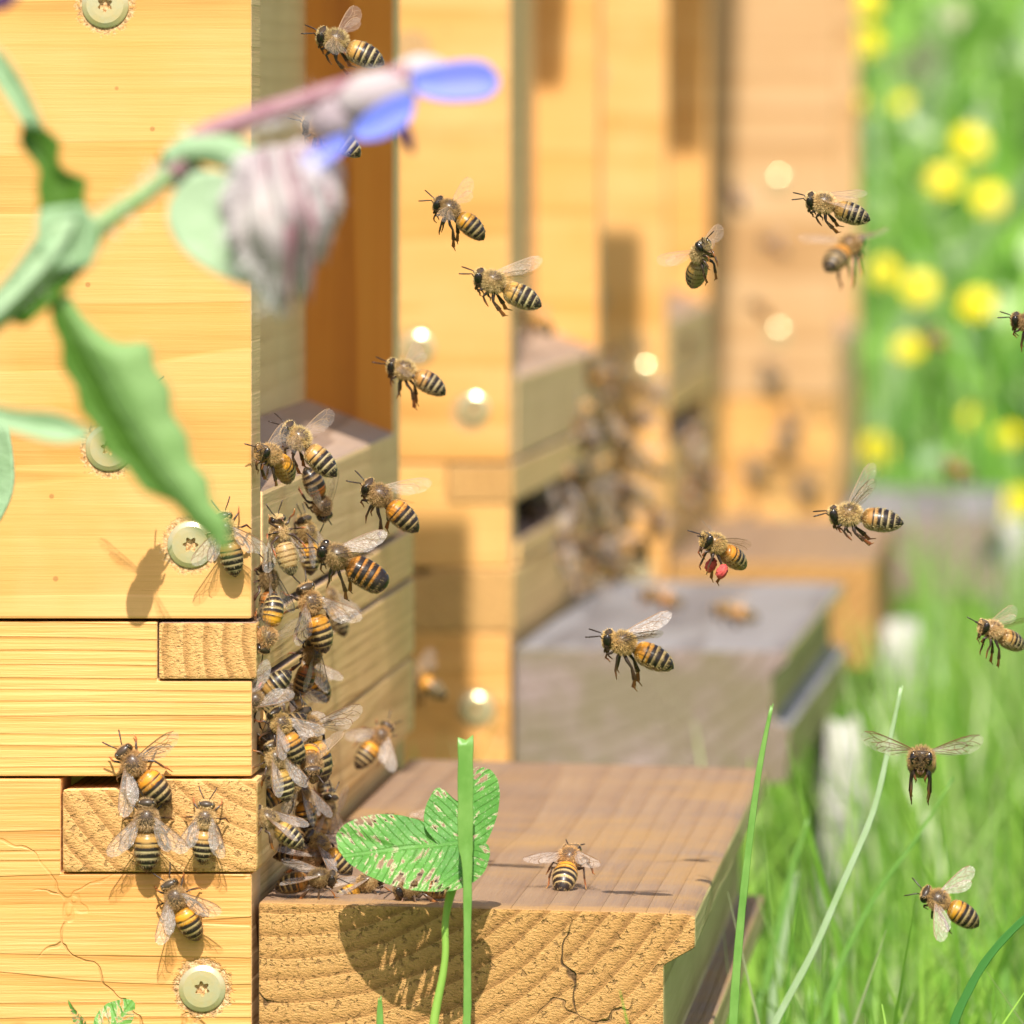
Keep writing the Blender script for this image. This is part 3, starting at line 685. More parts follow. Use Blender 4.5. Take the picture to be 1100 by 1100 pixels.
pbee('slightly blurred honeybee flying low before the front of nearest hive, striped tail towards us', (412, 786), (390, 816), 0.17, 'walk', 'half', depth=25, up=(.5, -.6, .6))
pbee('honeybee hidden behind the serrated borage leaf, casting its shadow on the orange panel', (160, 418), (132, 486), -0.026, 'dangle', 'spread', up=(-.6, -1, .2))
pbee('honeybee flying behind the borage bud, its antennae shadow on the orange panel', (292, 190), (300, 262), -0.10, 'tuck', 'folded', up=(0, -1, .2)) if False else None
# ---- on the orange side of the nearest hive
W = (0, -1, 0)
pbee('honeybee crossing the crack in the orange side of nearest hive, one wing out', (131, 805), (180, 862), -0.0034, 'walk', 'half', up=W, asym=('spread', 'half'))
pbee('honeybee climbing straight up the sawn beam end, directly below the one crossing the crack', (158, 860), (158, 934), -0.0036, 'walk3', 'half', up=W)
pbee('honeybee on the sawn beam end with both wings folded silvery over its tail', (222, 862), (217, 926), -0.0036, 'walk_pale', 'folded', up=W)
pbee('honeybee on the orange board just above the large star headed screw', (181, 948), (212, 1010), -0.0032, 'walk2', 'half', up=W)
pbee('honeybee at the tip of the serrated borage leaf, only tail and wings showing', (240, 552), (252, 617), -0.0034, 'walk_pale', 'half', up=W)
# ---- on the landing board
def zland(px, Y): return None
pbee('honeybee alone on the nearest landing board, seen from behind on spread legs', (612, 921), (606, 944), 0.045, 'walk', 'half', depth=62, up=(0, 0, 1), scale=1.0)
# ---- the crowd on the front of the nearest hive
def Yf(px, off=3.4):       # how deep a spot of the front face lies so that the bee's back is `off` mm proud of it
    r = (1140-px)/(5.7*(151.4-off)); return max(0.003, DC/r-DC)
G = 'bees crowding the front corner of the nearest hive'
def cb(label, head, tail, var='walk', wings='folded', depth=0, off=3.6, up=(1, -.5, 0), dY=0, **k):
    px = (head[0]+tail[0])/2
    return pbee(label, head, tail, Yf(px, off)+dY, var, wings, depth, up, group=G, **k)
cb('honeybee at the top of the crowd, head raised, over the sunny patch', (306, 460), (360, 508), 'tuck', 'spread', off=9, up=(.3, -.5, 1))
cb('honeybee facing us at top left of the crowd, just under the sill corner', (291, 490), (306, 500), 'curl', 'backup', depth=-55, off=5, up=(.2, -.3, 1), scale=.95)
cb('honeybee hanging head down below the topmost one, round black tail tip towards us', (346, 553), (338, 508), 'curl_dark', 'folded', depth=30, off=6, up=(.6, -.7, .2))
cb('honeybee clinging upright with belly towards us, silver eyes, left of an upright companion', (298, 556), (312, 615), 'walk_pale', 'folded', off=6, up=(-.5, .9, 0))
cb('honeybee climbing behind the belly up bee, furry tawny back, head up', (325, 556), (338, 615), 'walk', 'folded', off=2)
cb('honeybee with body curled over itself, pale striped tail raised, beside the panel edge', (280, 698), (302, 640), 'curl', 'half', off=4, up=(.8, -.7, .2))
cb('honeybee with bright orange black banded back climbing at the middle of the crowd', (326, 630), (352, 698), 'walk', 'half', off=7, up=(.6, -.9, .1))
cb('honeybee with pale furry back wedged behind the orange banded climber', (345, 628), (372, 680), 'walk_pale', 'half', off=1, up=(1, -.2, .2))
cb('dark honeybee in shadow with glossy black tail below the orange banded climber', (336, 690), (326, 745), 'walk_dark', 'folded', off=5)
cb('pale honeybee beside the panel edge, head at the wood, with a dark red pollen load', (268, 758), (304, 728), 'walk_pale', 'folded', off=4, up=(.4, -.9, .5), pollen='red')
cb('honeybee with thick cream fur and wings to the right in the lower crowd', (322, 764), (352, 836), 'walk', 'spread', off=8, up=(.7, -.8, .2))
cb('honeybee with shining silver face looking down at us from lower crowd', (336, 822), (330, 806), 'curl', 'half', depth=-60, off=9, up=(0, -.4, 1), scale=.95)
cb('honeybee climbing left of the silver faced one, wings folded along its banded tail', (290, 800), (310, 858), 'walk_pale', 'folded', off=5, up=(.7, -.9, 0))
cb('honeybee with black head against the panel edge above the climbing pale one', (283, 798), (318, 775), 'walk_dark', 'folded', off=3, up=(.5, -.8, .4))
cb('honeybee with grey eyes looking left from the beam end corner', (276, 874), (322, 905), 'walk_pale', 'folded', off=5, up=(.3, -.5, 1))
cb('honeybee hanging down at the right rim of the lower crowd with orange band', (350, 895), (354, 838), 'walk2', 'folded', off=2, up=(1, -.3, 0))
cb('honeybee deep in the crowd with brown glassy wings below the silver faced one', (318, 838), (334, 890), 'walk', 'folded', off=4)
cb('honeybee with black and tan striped tail to the left, low in the crowd', (345, 925), (300, 912), 'walk_dark', 'folded', off=4, up=(.2, -.6, 1))
cb('honeybee at the foot of the crowd, glossy black tail tip at left, long wing above', (358, 944), (298, 948), 'dangle' if False else 'walk_dark', 'folded', off=8, up=(0, -.5, 1))
cb('honeybee walking onto the landing board from the crowd, black tail tip to us', (404, 945), (361, 968), 'walk', 'folded', depth=15, off=14, up=(0, -.3, 1), dY=-.03)
cb('honeybee with orange banded back between the crowd and the clover leaf', (336, 903), (372, 930), 'walk', 'half', off=7, up=(.3, -.7, .8), dY=-.03)
cb('honeybee mostly hidden in the crowd beside the second crack', (303, 735), (330, 776), 'walk_pale', 'half', off=2)
cb('honeybee tucked in the crowd above the grey eyed one', (310, 842), (288, 858), 'walk', 'half', off=2, up=(.9, -.4, .2), depth=20)
cb('honeybee with reddish pollen at the inner side of the lower crowd', (300, 772), (330, 800), 'walk', 'half', off=3, pollen='red')
cb('honeybee in the upper crowd seen between the panel edge and the belly up bee', (286, 615), (292, 660), 'walk_dark', 'folded', off=1.5)
cb('honeybee whose amber tail pokes out right of the dark tailed bee', (322, 712), (350, 742), 'walk2', 'folded', off=2)
cb('honeybee with spread silvery wings below the pale pollen carrier', (296, 770), (322, 812), 'walk', 'half', off=6, up=(.6, -.8, .3))
cb('honeybee at the lower rim of the crowd touching the clover leaf tip', (352, 862), (338, 902), 'walk_pale', 'half', off=5)
pbee('honeybee on the landing board behind the clover leaf, orange bands showing above it', (452, 892), (412, 880), 0.13, 'walk', 'spread', depth=-10, up=(0, 0, 1))
pbee('honeybee walking under the lower edge of the clover leaf, only dark head showing', (430, 958), (482, 952), 0.012, 'walk_dark', 'folded', up=(0, -.1, 1), depth=-15)
# ---- out of focus, further back
far = [('blurred dark honeybee flying in front of the farthest hive beside the pink disc of light', (780, 200), (800, 226), 1.75),
       ('very faint honeybee flying low left of the bee seen from behind', (820, 258), (846, 272), 2.1),
       ('blurred dark honeybee flying above the lower disc of light on the farthest hive', (802, 322), (836, 346), 2.0),
       ('blurred reddish honeybee hovering over the farthest grey landing board', (1018, 500), (1042, 510), 1.5),
       ('blurred honeybee among the yellow flowers in the meadow', (994, 362), (1018, 370), 1.9),
       ('blurred honeybee walking at the back of the silvery landing board', (695, 640), (728, 646), 0.95),
       ('blurred honeybee walking in the middle of the silvery landing board', (778, 656), (803, 660), 0.90),
       ('blurred honeybee flying in front of the inner panel of the second hive', (565, 338), (585, 350), 0.95),
       ('blurred pinkish honeybee at the rear corner of nearest hive', (448, 728), (462, 736), 0.5)]
for lb, h, t_, Y in far:
    pbee(lb, h, t_, Y, rnd.choice(['walk', 'dangle', 'walk_dark']), rnd.choice(['spread', 'half']), depth=rnd.uniform(-20, 20), up=(rnd.uniform(-.2, .2), -.3, 1), scale=1.0)
G2 = 'blurred bees swarming at the entrance of the second hive'
for i, (px, py) in enumerate([(638, 402), (655, 420), (648, 448), (620, 462), (632, 478), (662, 470), (676, 488), (606, 510), (625, 520), (648, 525), (668, 520), (640, 545), (612, 548), (590, 545), (672, 548),
                              (660, 570), (640, 580), (618, 590), (596, 598), (632, 612), (655, 600), (615, 630), (645, 500), (600, 575), (628, 440), (660, 395), (590, 570), (690, 450), (698, 500), (684, 530), (705, 560), (690, 590), (672, 612), (700, 420), (610, 610), (580, 520), (575, 555)]):
    d = Vector((rnd.uniform(-1, 1), rnd.uniform(-1, 1), rnd.uniform(-.8, 1)))
    bee('blurred honeybee in the swarm at the entrance of the second hive', P(px, py, 0.93+max(0, (px-585))*0.0028), d, (1, -.5, .4), rnd.choice(['walk', 'walk_pale', 'walk_dark', 'walk3', 'walk4']), rnd.choice(['folded', 'half', 'spread']), 1.0, group=G2)
G3 = 'blurred bees at the entrance of the third hive'
for (px, py) in [(735, 378), (712, 470), (728, 500), (746, 492), (760, 510), (720, 520), (738, 525), (752, 540), (745, 470)]:
    d = Vector((rnd.uniform(-1, 1), rnd.uniform(-1, 1), rnd.uniform(-.8, 1)))
    bee('blurred honeybee at the entrance of the third hive', P(px, py, 1.72), d, (1, -.5, .4), rnd.choice(['walk', 'walk_pale', 'walk_dark']), 'half', 1.0, group=G3)
G4 = 'faint bees on the side of the farthest hive'
for (px, py) in [(830, 400), (842, 474), (812, 500), (868, 520), (800, 560), (850, 455)]:
    bee('faint blurred honeybee on the lower side of the farthest hive', P(px, py, 2.294), (rnd.uniform(-1, 1), 0, 1), (0, -1, 0), 'walk_pale', 'half', 1.0, group=G4)

# ------------------------------------------------------------------ leaves
def leaf_mesh(outline_l, outline_r, fold=0.15, thick=0.0003, wave=0.0, n=14):
    """outline_l / outline_r: matching lists of points (3D) from base to tip; midrib between, folded; returns bmesh"""
    rows = []
    for a, b in zip(outline_l, outline_r):
        a = Vector(a); b = Vector(b); mid = (a+b)/2; wd = (b-a).length
        rows.append([a, a.lerp(mid, .5)+Vector((0, fold*wd*.4, 0)), mid+Vector((0, fold*wd, 0)), b.lerp(mid, .5)+Vector((0, fold*wd*.4, 0)), b])
    return rows
def rows_to_obj(name, rows, mats, parent=None, thick=0.0004, subd=2):
    V = [p for r in rows for p in r]; n = len(rows[0]); F = []
    for i in range(len(rows)-1):
        for k in range(n-1): F.append((i*n+k, i*n+k+1, (i+1)*n+k+1, (i+1)*n+k))
    me = pymesh(name, V, F, True); o = link(name, me, parent, mats)
    if subd: m = o.modifiers.new('s', 'SUBSURF'); m.levels = subd; m.render_levels = subd
    m = o.modifiers.new('t', 'SOLIDIFY'); m.thickness = thick
    return o
def tube_obj(name, pts, rad, mats, parent=None, n=10, smooth_steps=5):
    cv = bpy.data.curves.new(name, 'CURVE'); cv.dimensions = '3D'; cv.bevel_depth = 1.0; cv.bevel_resolution = 3; cv.use_fill_caps = True
    sp = cv.splines.new('BEZIER'); sp.bezier_points.add(len(pts)-1)
    for b, p, r in zip(sp.bezier_points, pts, rad):
        b.co = p; b.radius = r; b.handle_left_type = b.handle_right_type = 'AUTO'
    tmp = bpy.data.objects.new(name, cv); C.objects.link(tmp)
    dg = bpy.context.evaluated_depsgraph_get(); me = bpy.data.meshes.new_from_object(tmp.evaluated_get(dg))
    bpy.data.objects.remove(tmp); me.materials.clear()
    for p in me.polygons: p.use_smooth = True
    return link(name, me, parent, mats)
def hairs(name, pts, ln, mat, parent, wd=0.00008):
    """pts: list of (point, direction)"""
    V = []; F = []
    for p, d in pts:
        d = d.normalized(); s = d.cross(Vector((rnd.uniform(-1, 1), rnd.uniform(-1, 1), rnd.uniform(-1, 1)))).normalized()*wd
        b = len(V); V += [p-s, p+s, p+d*ln*rnd.uniform(.6, 1.3)]; F.append((b, b+1, b+2))
    return link(name, pymesh(name, V, F, False), parent, [mat])

# ---- clover with chewed leaflets
def clover_material():
    s = N('chewed_clover_leaf'); at = s.n('ShaderNodeAttribute'); at.attribute_name = 'Col'; co = s.coord()
    u, v, _ = s.xyz(at.outputs['Vector']); av = s.math('ABSOLUTE', s.math('SUBTRACT', v, 5.0))       # mm along and across the leaflet
    w_ = s.math('SUBTRACT', u, s.math('MULTIPLY', av, 0.75))                                           # runs out along the side veins
    wv = s.math('ADD', w_, s.math('MULTIPLY', s.noise(co, 260, 2, .5), .8))
    vein = s.math('FRACT', s.math('MULTIPLY', wv, .62)); vein = s.ramp(vein, [(0, .8), (.08, .0), (.90, 0.0), (1, .8)])
    rib = s.ramp(s.math('MULTIPLY', av, .5), [(0, 1.0), (.10, 1.0), (.2, 0.0), (1, 0.0)])
    n1 = s.noise(s.comb(s.math('MULTIPLY', w_, .95), s.math('MULTIPLY', av, .42), 3.3), 1.0, 4, .62, .25)
    n2 = s.noise(co, 75, 2, .5)
    comb = s.math('ADD', s.math('ADD', n1, s.math('MULTIPLY', s.math('SUBTRACT', n2, .5), .62)), s.math('MULTIPLY', s.math('MAXIMUM', vein, rib), -.04))
    rim = s.ramp(comb, [(0, 0.0), (.57, 0.0), (.585, 1.0), (1, 1.0)]); hole = s.math('GREATER_THAN', comb, .63)
    spk = s.noise(co, 1700, 3, .7)
    g = s.ramp(s.math('ADD', n2, s.math('MULTIPLY', s.noise(co, 420, 3, .6), .4)), [(.45, (0.06, 0.22, 0.028)), (.8, (0.13, 0.34, 0.06))])
    g = s.mix(s.math('MULTIPLY', s.math('MAXIMUM', vein, rib), .16), g, (0.24, 0.42, 0.13))
    g = s.mix(s.ramp(spk, [(.57, 0.0), (.68, .5)]), g, (0.42, 0.52, 0.28))
    rimc = s.ramp(comb, [(.57, (0.46, 0.52, 0.28)), (.60, (0.56, 0.50, 0.32)), (.63, (0.22, 0.11, 0.04))])
    col = s.mix(rim, g, rimc)
    s.l(col, s.b.inputs['Base Color']); s.b.inputs['Roughness'].default_value = .5; s.b.inputs['Specular IOR Level'].default_value = .3
    tr = s.n('ShaderNodeBsdfTranslucent'); s.l(col, tr.inputs[0]); mx = s.n('ShaderNodeMixShader'); mx.inputs[0].default_value = .3
    s.l(s.b.outputs[0], mx.inputs[1]); s.l(tr.outputs[0], mx.inputs[2])
    tp = s.n('ShaderNodeBsdfTransparent'); m2 = s.n('ShaderNodeMixShader'); s.l(hole, m2.inputs[0]); s.l(mx.outputs[0], m2.inputs[1]); s.l(tp.outputs[0], m2.inputs[2])
    s.l(m2.outputs[0], s.out.inputs[0]); s.bump(s.math('ADD', s.math('MULTIPLY', s.math('MAXIMUM', vein, rib), -1.0), s.math('MULTIPLY', spk, .5)), .7, .0004)
    return s.m
M_clover = clover_material()
M_stem = simple('grass_green_stem', (0.22, 0.42, 0.06), rough=.45, noise=(80, (0.34, 0.52, 0.10), .6), transl=.15)
M_blade = simple('fresh_grass_blade', (0.14, 0.32, 0.05), rough=.42, noise=(160, (0.24, 0.44, 0.10), .7), transl=.25)
M_blade2 = simple('pale_grass_stalk', (0.30, 0.44, 0.20), rough=.5, noise=(120, (0.42, 0.54, 0.34), .7), transl=.2)
M_blade3 = simple('dark_grass_blade', (0.05, 0.20, 0.03), rough=.5, transl=.2)
def leaflet(name, pts, parent, cy=-.5, Y0=-.016):
    """outline in photo px with a depth each: fan mesh with midrib"""
    c = Vector((sum(p[0] for p in pts)/len(pts), sum(p[1] for p in pts)/len(pts), sum(p[2] for p in pts)/len(pts)))
    n = len(pts); V = [P(c[0], c[1], c[2]+.0012)]; F = []
    dense = []
    for i in range(n):
        a = pts[i]; b = pts[(i+1) % n]; p0 = pts[i-1]; p3 = pts[(i+2) % n]
        for t in (0, .33, .67):
            q = [0.5*((2*a[k])+(-p0[k]+b[k])*t+(2*p0[k]-5*a[k]+4*b[k]-p3[k])*t*t+(-p0[k]+3*a[k]-3*b[k]+p3[k])*t**3) for k in range(3)]
            dense.append(q)
    m = len(dense)
    for ring in (.5, 1.0):
        for k, q in enumerate(dense):
            ser = 1+(.028 if k % 2 and ring == 1 else 0)
            V.append(P(c[0]+(q[0]-c[0])*ring*ser, c[1]+(q[1]-c[1])*ring*ser, c[2]+(q[2]-c[2])*ring+(.0012*(1-ring)*2*0.5)))
    for k in range(m):
        F.append((0, 1+k, 1+(k+1) % m)); F.append((1+k, 1+m+k, 1+m+(k+1) % m, 1+(k+1) % m))
    b0 = V[1+m]; tip = V[1+m+3*(n//2)]; ax = (tip-b0); L_ = ax.length; ax.normalize(); sd_ = ax.cross(Vector((0, -1, 0))).normalized()
    K = []
    for i, p in enumerate(V):
        u_ = (p-b0).dot(ax)*1000; v_ = (p-b0).dot(sd_)*1000; K.append((u_, v_+5.0, 0))
    for i, p in enumerate(V):        # V-fold along the midrib and ruffled rim
        V[i] = p+Vector((0, 1, 0))*(-abs(K[i][1]-5)*.00016+.0009+.00025*math.sin(K[i][0]*1.9))
    o = link(name, pymesh(name, V, F, True, K), parent, [M_clover])
    md = o.modifiers.new('s', 'SUBSURF'); md.levels = 2; md.render_levels = 2
    return o
cl = empty('clover_plant', P(466, 1100, -.016)); tag(cl, 'clover leaf with chewed white spots and holes, standing before the nearest landing board', 'clover')
cl.location.z = 0
def reparent(o, p):
    o.matrix_parent_inverse = Matrix.Translation(-Vector(p.location)); return o
def a3(l, Y): return [(x, y, Y+d) for x, y, d in l]
Yc = -.0135
reparent(leaflet('leaflet', a3([(500, 905, 0), (475, 893, .003), (440, 878, .004), (405, 875, .003), (378, 882, .001), (362, 897, 0), (368, 920, -.003), (395, 940, -.005), (430, 953, -.006), (470, 957, -.006), (497, 945, -.004), (506, 925, -.002)], Yc), cl), cl)
reparent(leaflet('leaflet', a3([(496, 925, 0), (470, 905, .001), (455, 880, .003), (470, 845, .006), (492, 862, .005), (500, 850, .005), (508, 826, .007), (527, 828, .006), (536, 845, .005), (534, 875, .003), (522, 905, .001), (508, 925, 0)], Yc), cl), cl)
reparent(leaflet('leaflet', a3([(500, 922, -.001), (515, 905, -.001), (526, 912, -.002), (521, 935, -.004), (505, 950, -.006), (485, 957, -.007), (468, 955, -.006), (480, 938, -.003)], Yc-.0012), cl), cl)
reparent(tube_obj('stem', [P(488, 945, Yc-.001), P(479, 985, Yc), P(478, 1030, Yc), P(466, 1100, Yc), P(455, 1260, Yc), (P(455, 1260, Yc).x, Yc, 0)], [.0010, .0007, .0007, .0009, .0011, .0012], [M_stem], cl), cl)
c2 = empty('clover_plant', P(110, 1100, -.02)); c2.location.z = 0; tag(c2, 'small clover leaf poking up from the bottom left edge of photo', 'clover')
reparent(leaflet('leaflet', a3([(103, 1125, 0), (92, 1098, 0), (80, 1085, .001), (72, 1074, .002), (78, 1098, -.001), (80, 1120, -.002)], -.02), c2), c2)
reparent(leaflet('leaflet', a3([(103, 1125, 0), (100, 1098, .002), (112, 1080, .004), (130, 1074, .004), (143, 1076, .003), (144, 1090, 0), (136, 1108, -.002), (120, 1122, -.002)], -.02), c2), c2)
reparent(tube_obj('stem', [P(103, 1120, -.02), P(104, 1250, -.02), (P(104, 1250, -.02).x, -.02, 0)], [.0006, .0008, .0008], [M_stem], c2), c2)

def blade(label, pts, wd, mat, Y, name='grass_blade'):
    """single grass blade: px points from tip to foot"""
    P3 = [P(x, y, Y) for x, y in pts]; last = P3[-1]
    if last.z > 0.003: P3.append(Vector((last.x+.002, last.y, 0)))
    V = []; F = []; n = len(P3)
    W_ = np.interp(np.linspace(0, 1, n), *zip(*wd))
    base = P3[-1].copy()
    # smooth: catmull
    Q = []; WW = []
    for i in range(n-1):
        p0 = P3[max(i-1, 0)]; p1 = P3[i]; p2 = P3[i+1]; p3 = P3[min(i+2, n-1)]
        for t in (0, .25, .5, .75):
            Q.append(0.5*((2*p1)+(-p0+p2)*t+(2*p0-5*p1+4*p2-p3)*t*t+(-p0+3*p1-3*p2+p3)*t**3)); WW.append(W_[i]+(W_[i+1]-W_[i])*t)
    Q.append(P3[-1]); WW.append(W_[-1])
    for i, q in enumerate(Q):
        d = (Q[min(i+1, len(Q)-1)]-Q[max(i-1, 0)]).normalized(); s = Vector((0, 1, 0)).cross(d).normalized()*WW[i]/2
        q = q-base; s = s*(1+.06*math.sin(i*2.3)); V += [q-s+Vector((0, 0, .0004*(i == 0))), q+Vector((0, .55*WW[i], -.0006*(i == 0))), q+s]
    for i in range(len(Q)-1):
        F += [(3*i, 3*i+1, 3*i+4, 3*i+3), (3*i+1, 3*i+2, 3*i+5, 3*i+4)]
    o = link(name, pymesh(name, V, F, True), None, [mat]); o.location = base
    m = o.modifiers.new('t', 'SOLIDIFY'); m.thickness = .0002
    return tag(o, label, 'grass blade')
blade('broad cut off grass blade standing upright in front of the clover leaf', [(500, 792), (500, 850), (500, 905), (502, 935), (502, 1000), (502, 1080), (502, 1200)], [(0, .0026), (.36, .0026), (.42, .0016), (.5, .0011), (1, .0013)], M_blade, -.024)
blade('thin curved grass blade crossing the corner of the nearest landing board', [(829, 758), (815, 830), (802, 930), (793, 1020), (787, 1110), (784, 1220)], [(0, .0003), (.1, .0008), (.6, .0014), (1, .0016)], M_blade, -.012)
blade('long pale grass stalk leaning right behind the bee with outstretched wings', [(968, 738), (955, 800), (938, 872), (905, 950), (872, 1025), (828, 1110), (800, 1200)], [(0, .0004), (.3, .0010), (1, .0013)], M_blade2, .10)
blade('thin leaning grass blade right of the long pale stalk', [(1024, 835), (985, 900), (945, 955), (910, 1020), (885, 1090), (870, 1180)], [(0, .0002), (.3, .0009), (1, .0015)], M_blade, .22)
blade('dark arching grass blade at the bottom right corner of photo', [(1130, 965), (1095, 992), (1062, 1028), (1040, 1065), (1022, 1110), (1010, 1200)], [(0, .0010), (1, .0018)], M_blade3, .05)
blade('short grass tip before the end grain of the nearest landing board', [(408, 1072), (408, 1100), (407, 1200)], [(0, .0003), (.2, .0010), (1, .0014)], M_blade, -.02)
blade('grass blade with pale seed tip right of the landing board corner', [(868, 880), (852, 930), (838, 990), (822, 1060), (812, 1130)], [(0, .0003), (.3, .0016), (1, .0018)], M_blade, .34)
blade('stubby grass blade with bleached tip below the seed tipped one', [(856, 938), (846, 985), (836, 1050), (830, 1130)], [(0, .0005), (.3, .0014), (1, .0018)], M_blade2, .36)

# ------------------------------------------------------------------ borage in the foreground
YB_ = -0.40
def leafmat(name, c1, c2, sc=90):
    return simple(name, c1, rough=.6, noise=(sc, c2, .7), bump=(350, .5, .001), transl=.3)
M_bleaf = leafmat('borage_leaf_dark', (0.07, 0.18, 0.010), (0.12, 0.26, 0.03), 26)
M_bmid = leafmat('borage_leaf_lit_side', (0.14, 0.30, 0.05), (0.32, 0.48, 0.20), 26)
M_bpale = leafmat('borage_leaf_hairy', (0.30, 0.48, 0.24), (0.42, 0.58, 0.36), 60)
M_bpale2 = leafmat('pale_bract', (0.42, 0.58, 0.34), (0.50, 0.64, 0.44), 40)
M_bstem = leafmat('borage_stem', (0.32, 0.48, 0.18), (0.46, 0.58, 0.34), 60)
M_sepal = simple('hairy_sepal', (0.66, 0.60, 0.57), rough=.8, noise=(110, (0.42, 0.30, 0.36), .7), transl=.35)
M_pinkstem = simple('reddish_hairy_stalk', (0.24, 0.10, 0.13), rough=.7, noise=(200, (0.40, 0.24, 0.25), .6))
M_petal = simple('borage_blue_petal', (0.20, 0.28, 0.88), rough=.5, noise=(120, (0.30, 0.32, 0.90), .6), transl=.35)
M_hair = simple('white_plant_hair', (0.85, 0.80, 0.80), rough=.5, transl=.4)
M_anther = simple('dark_anther', (0.05, 0.015, 0.06), rough=.5)
bo = empty('borage_plant', (P(-120, 1500, YB_).x, YB_, 0)); tag(bo, 'out of focus borage plant with drooping hairy bud and blue petals in the foreground', 'borage')
def B(o): return reparent(o, bo)
def pl(pts, Y=YB_): return [P(x, y, Y+(d[0] if d else 0)) for x, y, *d in pts]
B(tube_obj('stem', pl([(205, 168), (160, 205), (110, 240), (55, 290), (0, 335), (-60, 380), (-110, 600), (-140, 1100)])+[Vector((P(-140, 1100, YB_).x, YB_, 0))], [.0012, .0013, .0016, .0019, .0022, .0026, .003, .0032, .0034], [M_bstem], bo))
def bleaf(L, R_, mat, name='leaf', fold=.25, dy=0.0, Y=YB_):
    rows = []
    for a, b in zip(L, R_):
        a3_ = P(a[0], a[1], Y+dy); b3_ = P(b[0], b[1], Y+dy); mid = (a3_+b3_)/2; wd = (b3_-a3_).length
        rows.append([a3_, a3_.lerp(mid, .5)+Vector((0, fold*wd*.45, 0)), mid+Vector((0, fold*wd, 0)), b3_.lerp(mid, .5)+Vector((0, fold*wd*.2, 0)), b3_+Vector((0, -fold*wd*.3, 0))])
    return B(rows_to_obj(name, rows, [mat], bo, subd=1 if len(rows) > 8 else 2))
# lower, long toothed leaf (dark side left, paler folded side right)
Ll = [(50, 312), (54, 330), (54, 352), (70, 370), (60, 396), (86, 414), (80, 444), (108, 458), (106, 490), (142, 502), (148, 532), (190, 536), (202, 566), (228, 578), (243, 594)]
Lm = [(62, 318), (68, 335), (80, 360), (92, 380), (102, 400), (114, 420), (124, 442), (138, 462), (150, 484), (164, 504), (178, 524), (196, 544), (214, 564), (230, 580), (246, 595)]
Lr = [(74, 316), (86, 340), (108, 358), (130, 376), (170, 360), (158, 398), (190, 414), (176, 446), (208, 466), (198, 498), (230, 512), (220, 540), (248, 554), (242, 578), (250, 596)]
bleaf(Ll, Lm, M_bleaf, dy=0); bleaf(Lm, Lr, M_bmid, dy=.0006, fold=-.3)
# upper leaf
bleaf([(-25, 55), (-5, 92), (14, 116), (28, 138), (16, 150), (30, 168), (46, 184), (36, 200), (44, 216), (36, 240), (50, 290)], [(-10, 48), (22, 78), (34, 110), (48, 142), (72, 150), (60, 170), (70, 186), (102, 190), (88, 208), (98, 228), (108, 262)], M_bleaf, dy=.001)
bleaf([(-25, 50), (-8, 85), (10, 112), (24, 135)], [(0, 50), (22, 80), (38, 112), (50, 140)], M_bpale, dy=-.002)
bleaf([(40, 225), (36, 250), (52, 290)], [(92, 218), (112, 248), (100, 290)], M_bpale, dy=-.003)
bleaf([(48, 240), (30, 265), (8, 298), (-30, 335)], [(86, 232), (72, 262), (50, 290), (-10, 350)], M_bpale2, dy=-.003)
bleaf([(86, 235), (70, 268), (52, 300), (10, 345)], [(116, 232), (112, 262), (86, 300), (28, 352)], M_bleaf, dy=-.001)
# leaves low at the left edge
bleaf([(-40, 425), (20, 445), (60, 440), (95, 462)], [(-40, 455), (20, 462), (60, 480), (97, 470)], M_bpale, dy=.0)
nl = bleaf([(-40, 430), (-40, 470), (-38, 500), (-35, 530), (-20, 580)], [(2, 440), (12, 465), (16, 495), (18, 528), (0, 562)], M_bpale, dy=0, Y=-.097)
B(tube_obj('stem', [P(-38, 470, -.097), P(-90, 480, -.20), P(-120, 560, YB_)], [.0009, .0012, .0014], [M_bstem], bo))
bleaf([(-30, -40), (-30, -20), (-20, 10)], [(50, -40), (25, -3), (5, 12)], M_anther, dy=0)
# node, calyx leaf, bud
bleaf([(165, 185), (180, 200), (210, 215), (250, 235)], [(175, 158), (205, 165), (235, 195), (265, 225)], M_bleaf, dy=.002)
bleaf([(205, 185), (178, 215), (178, 242), (192, 268), (222, 292), (258, 306)], [(235, 182), (262, 200), (272, 225), (276, 250), (280, 275), (272, 305)], M_bpale2, dy=-.001, fold=.05)
B(tube_obj('flower_stalk', pl([(185, 185), (215, 150), (265, 128), (320, 110), (380, 92), (440, 82)]), [.0016, .0017, .0016, .0014, .0014, .0018], [M_pinkstem], bo))
B(tube_obj('bud_stalk', pl([(180, 172), (205, 160), (235, 160), (268, 175)]), [.0016, .0022, .0026, .0024], [M_bpale], bo))
def ellipsoid_strip(name, a, b, wmax, mat, dy=0, n=9, thick=.7):
    a = P(a[0], a[1], YB_+dy); b = P(b[0], b[1], YB_+dy)
    pts = [a.lerp(b, i/(n-1)) for i in range(n)]; rad = [max(.0002, wmax*math.sin(math.pi*min(1, (i/(n-1))*.92+.08))**.7) for i in range(n)]
    return B(tube_obj(name, pts, rad, [mat], bo))
rr_ = random.Random(3)
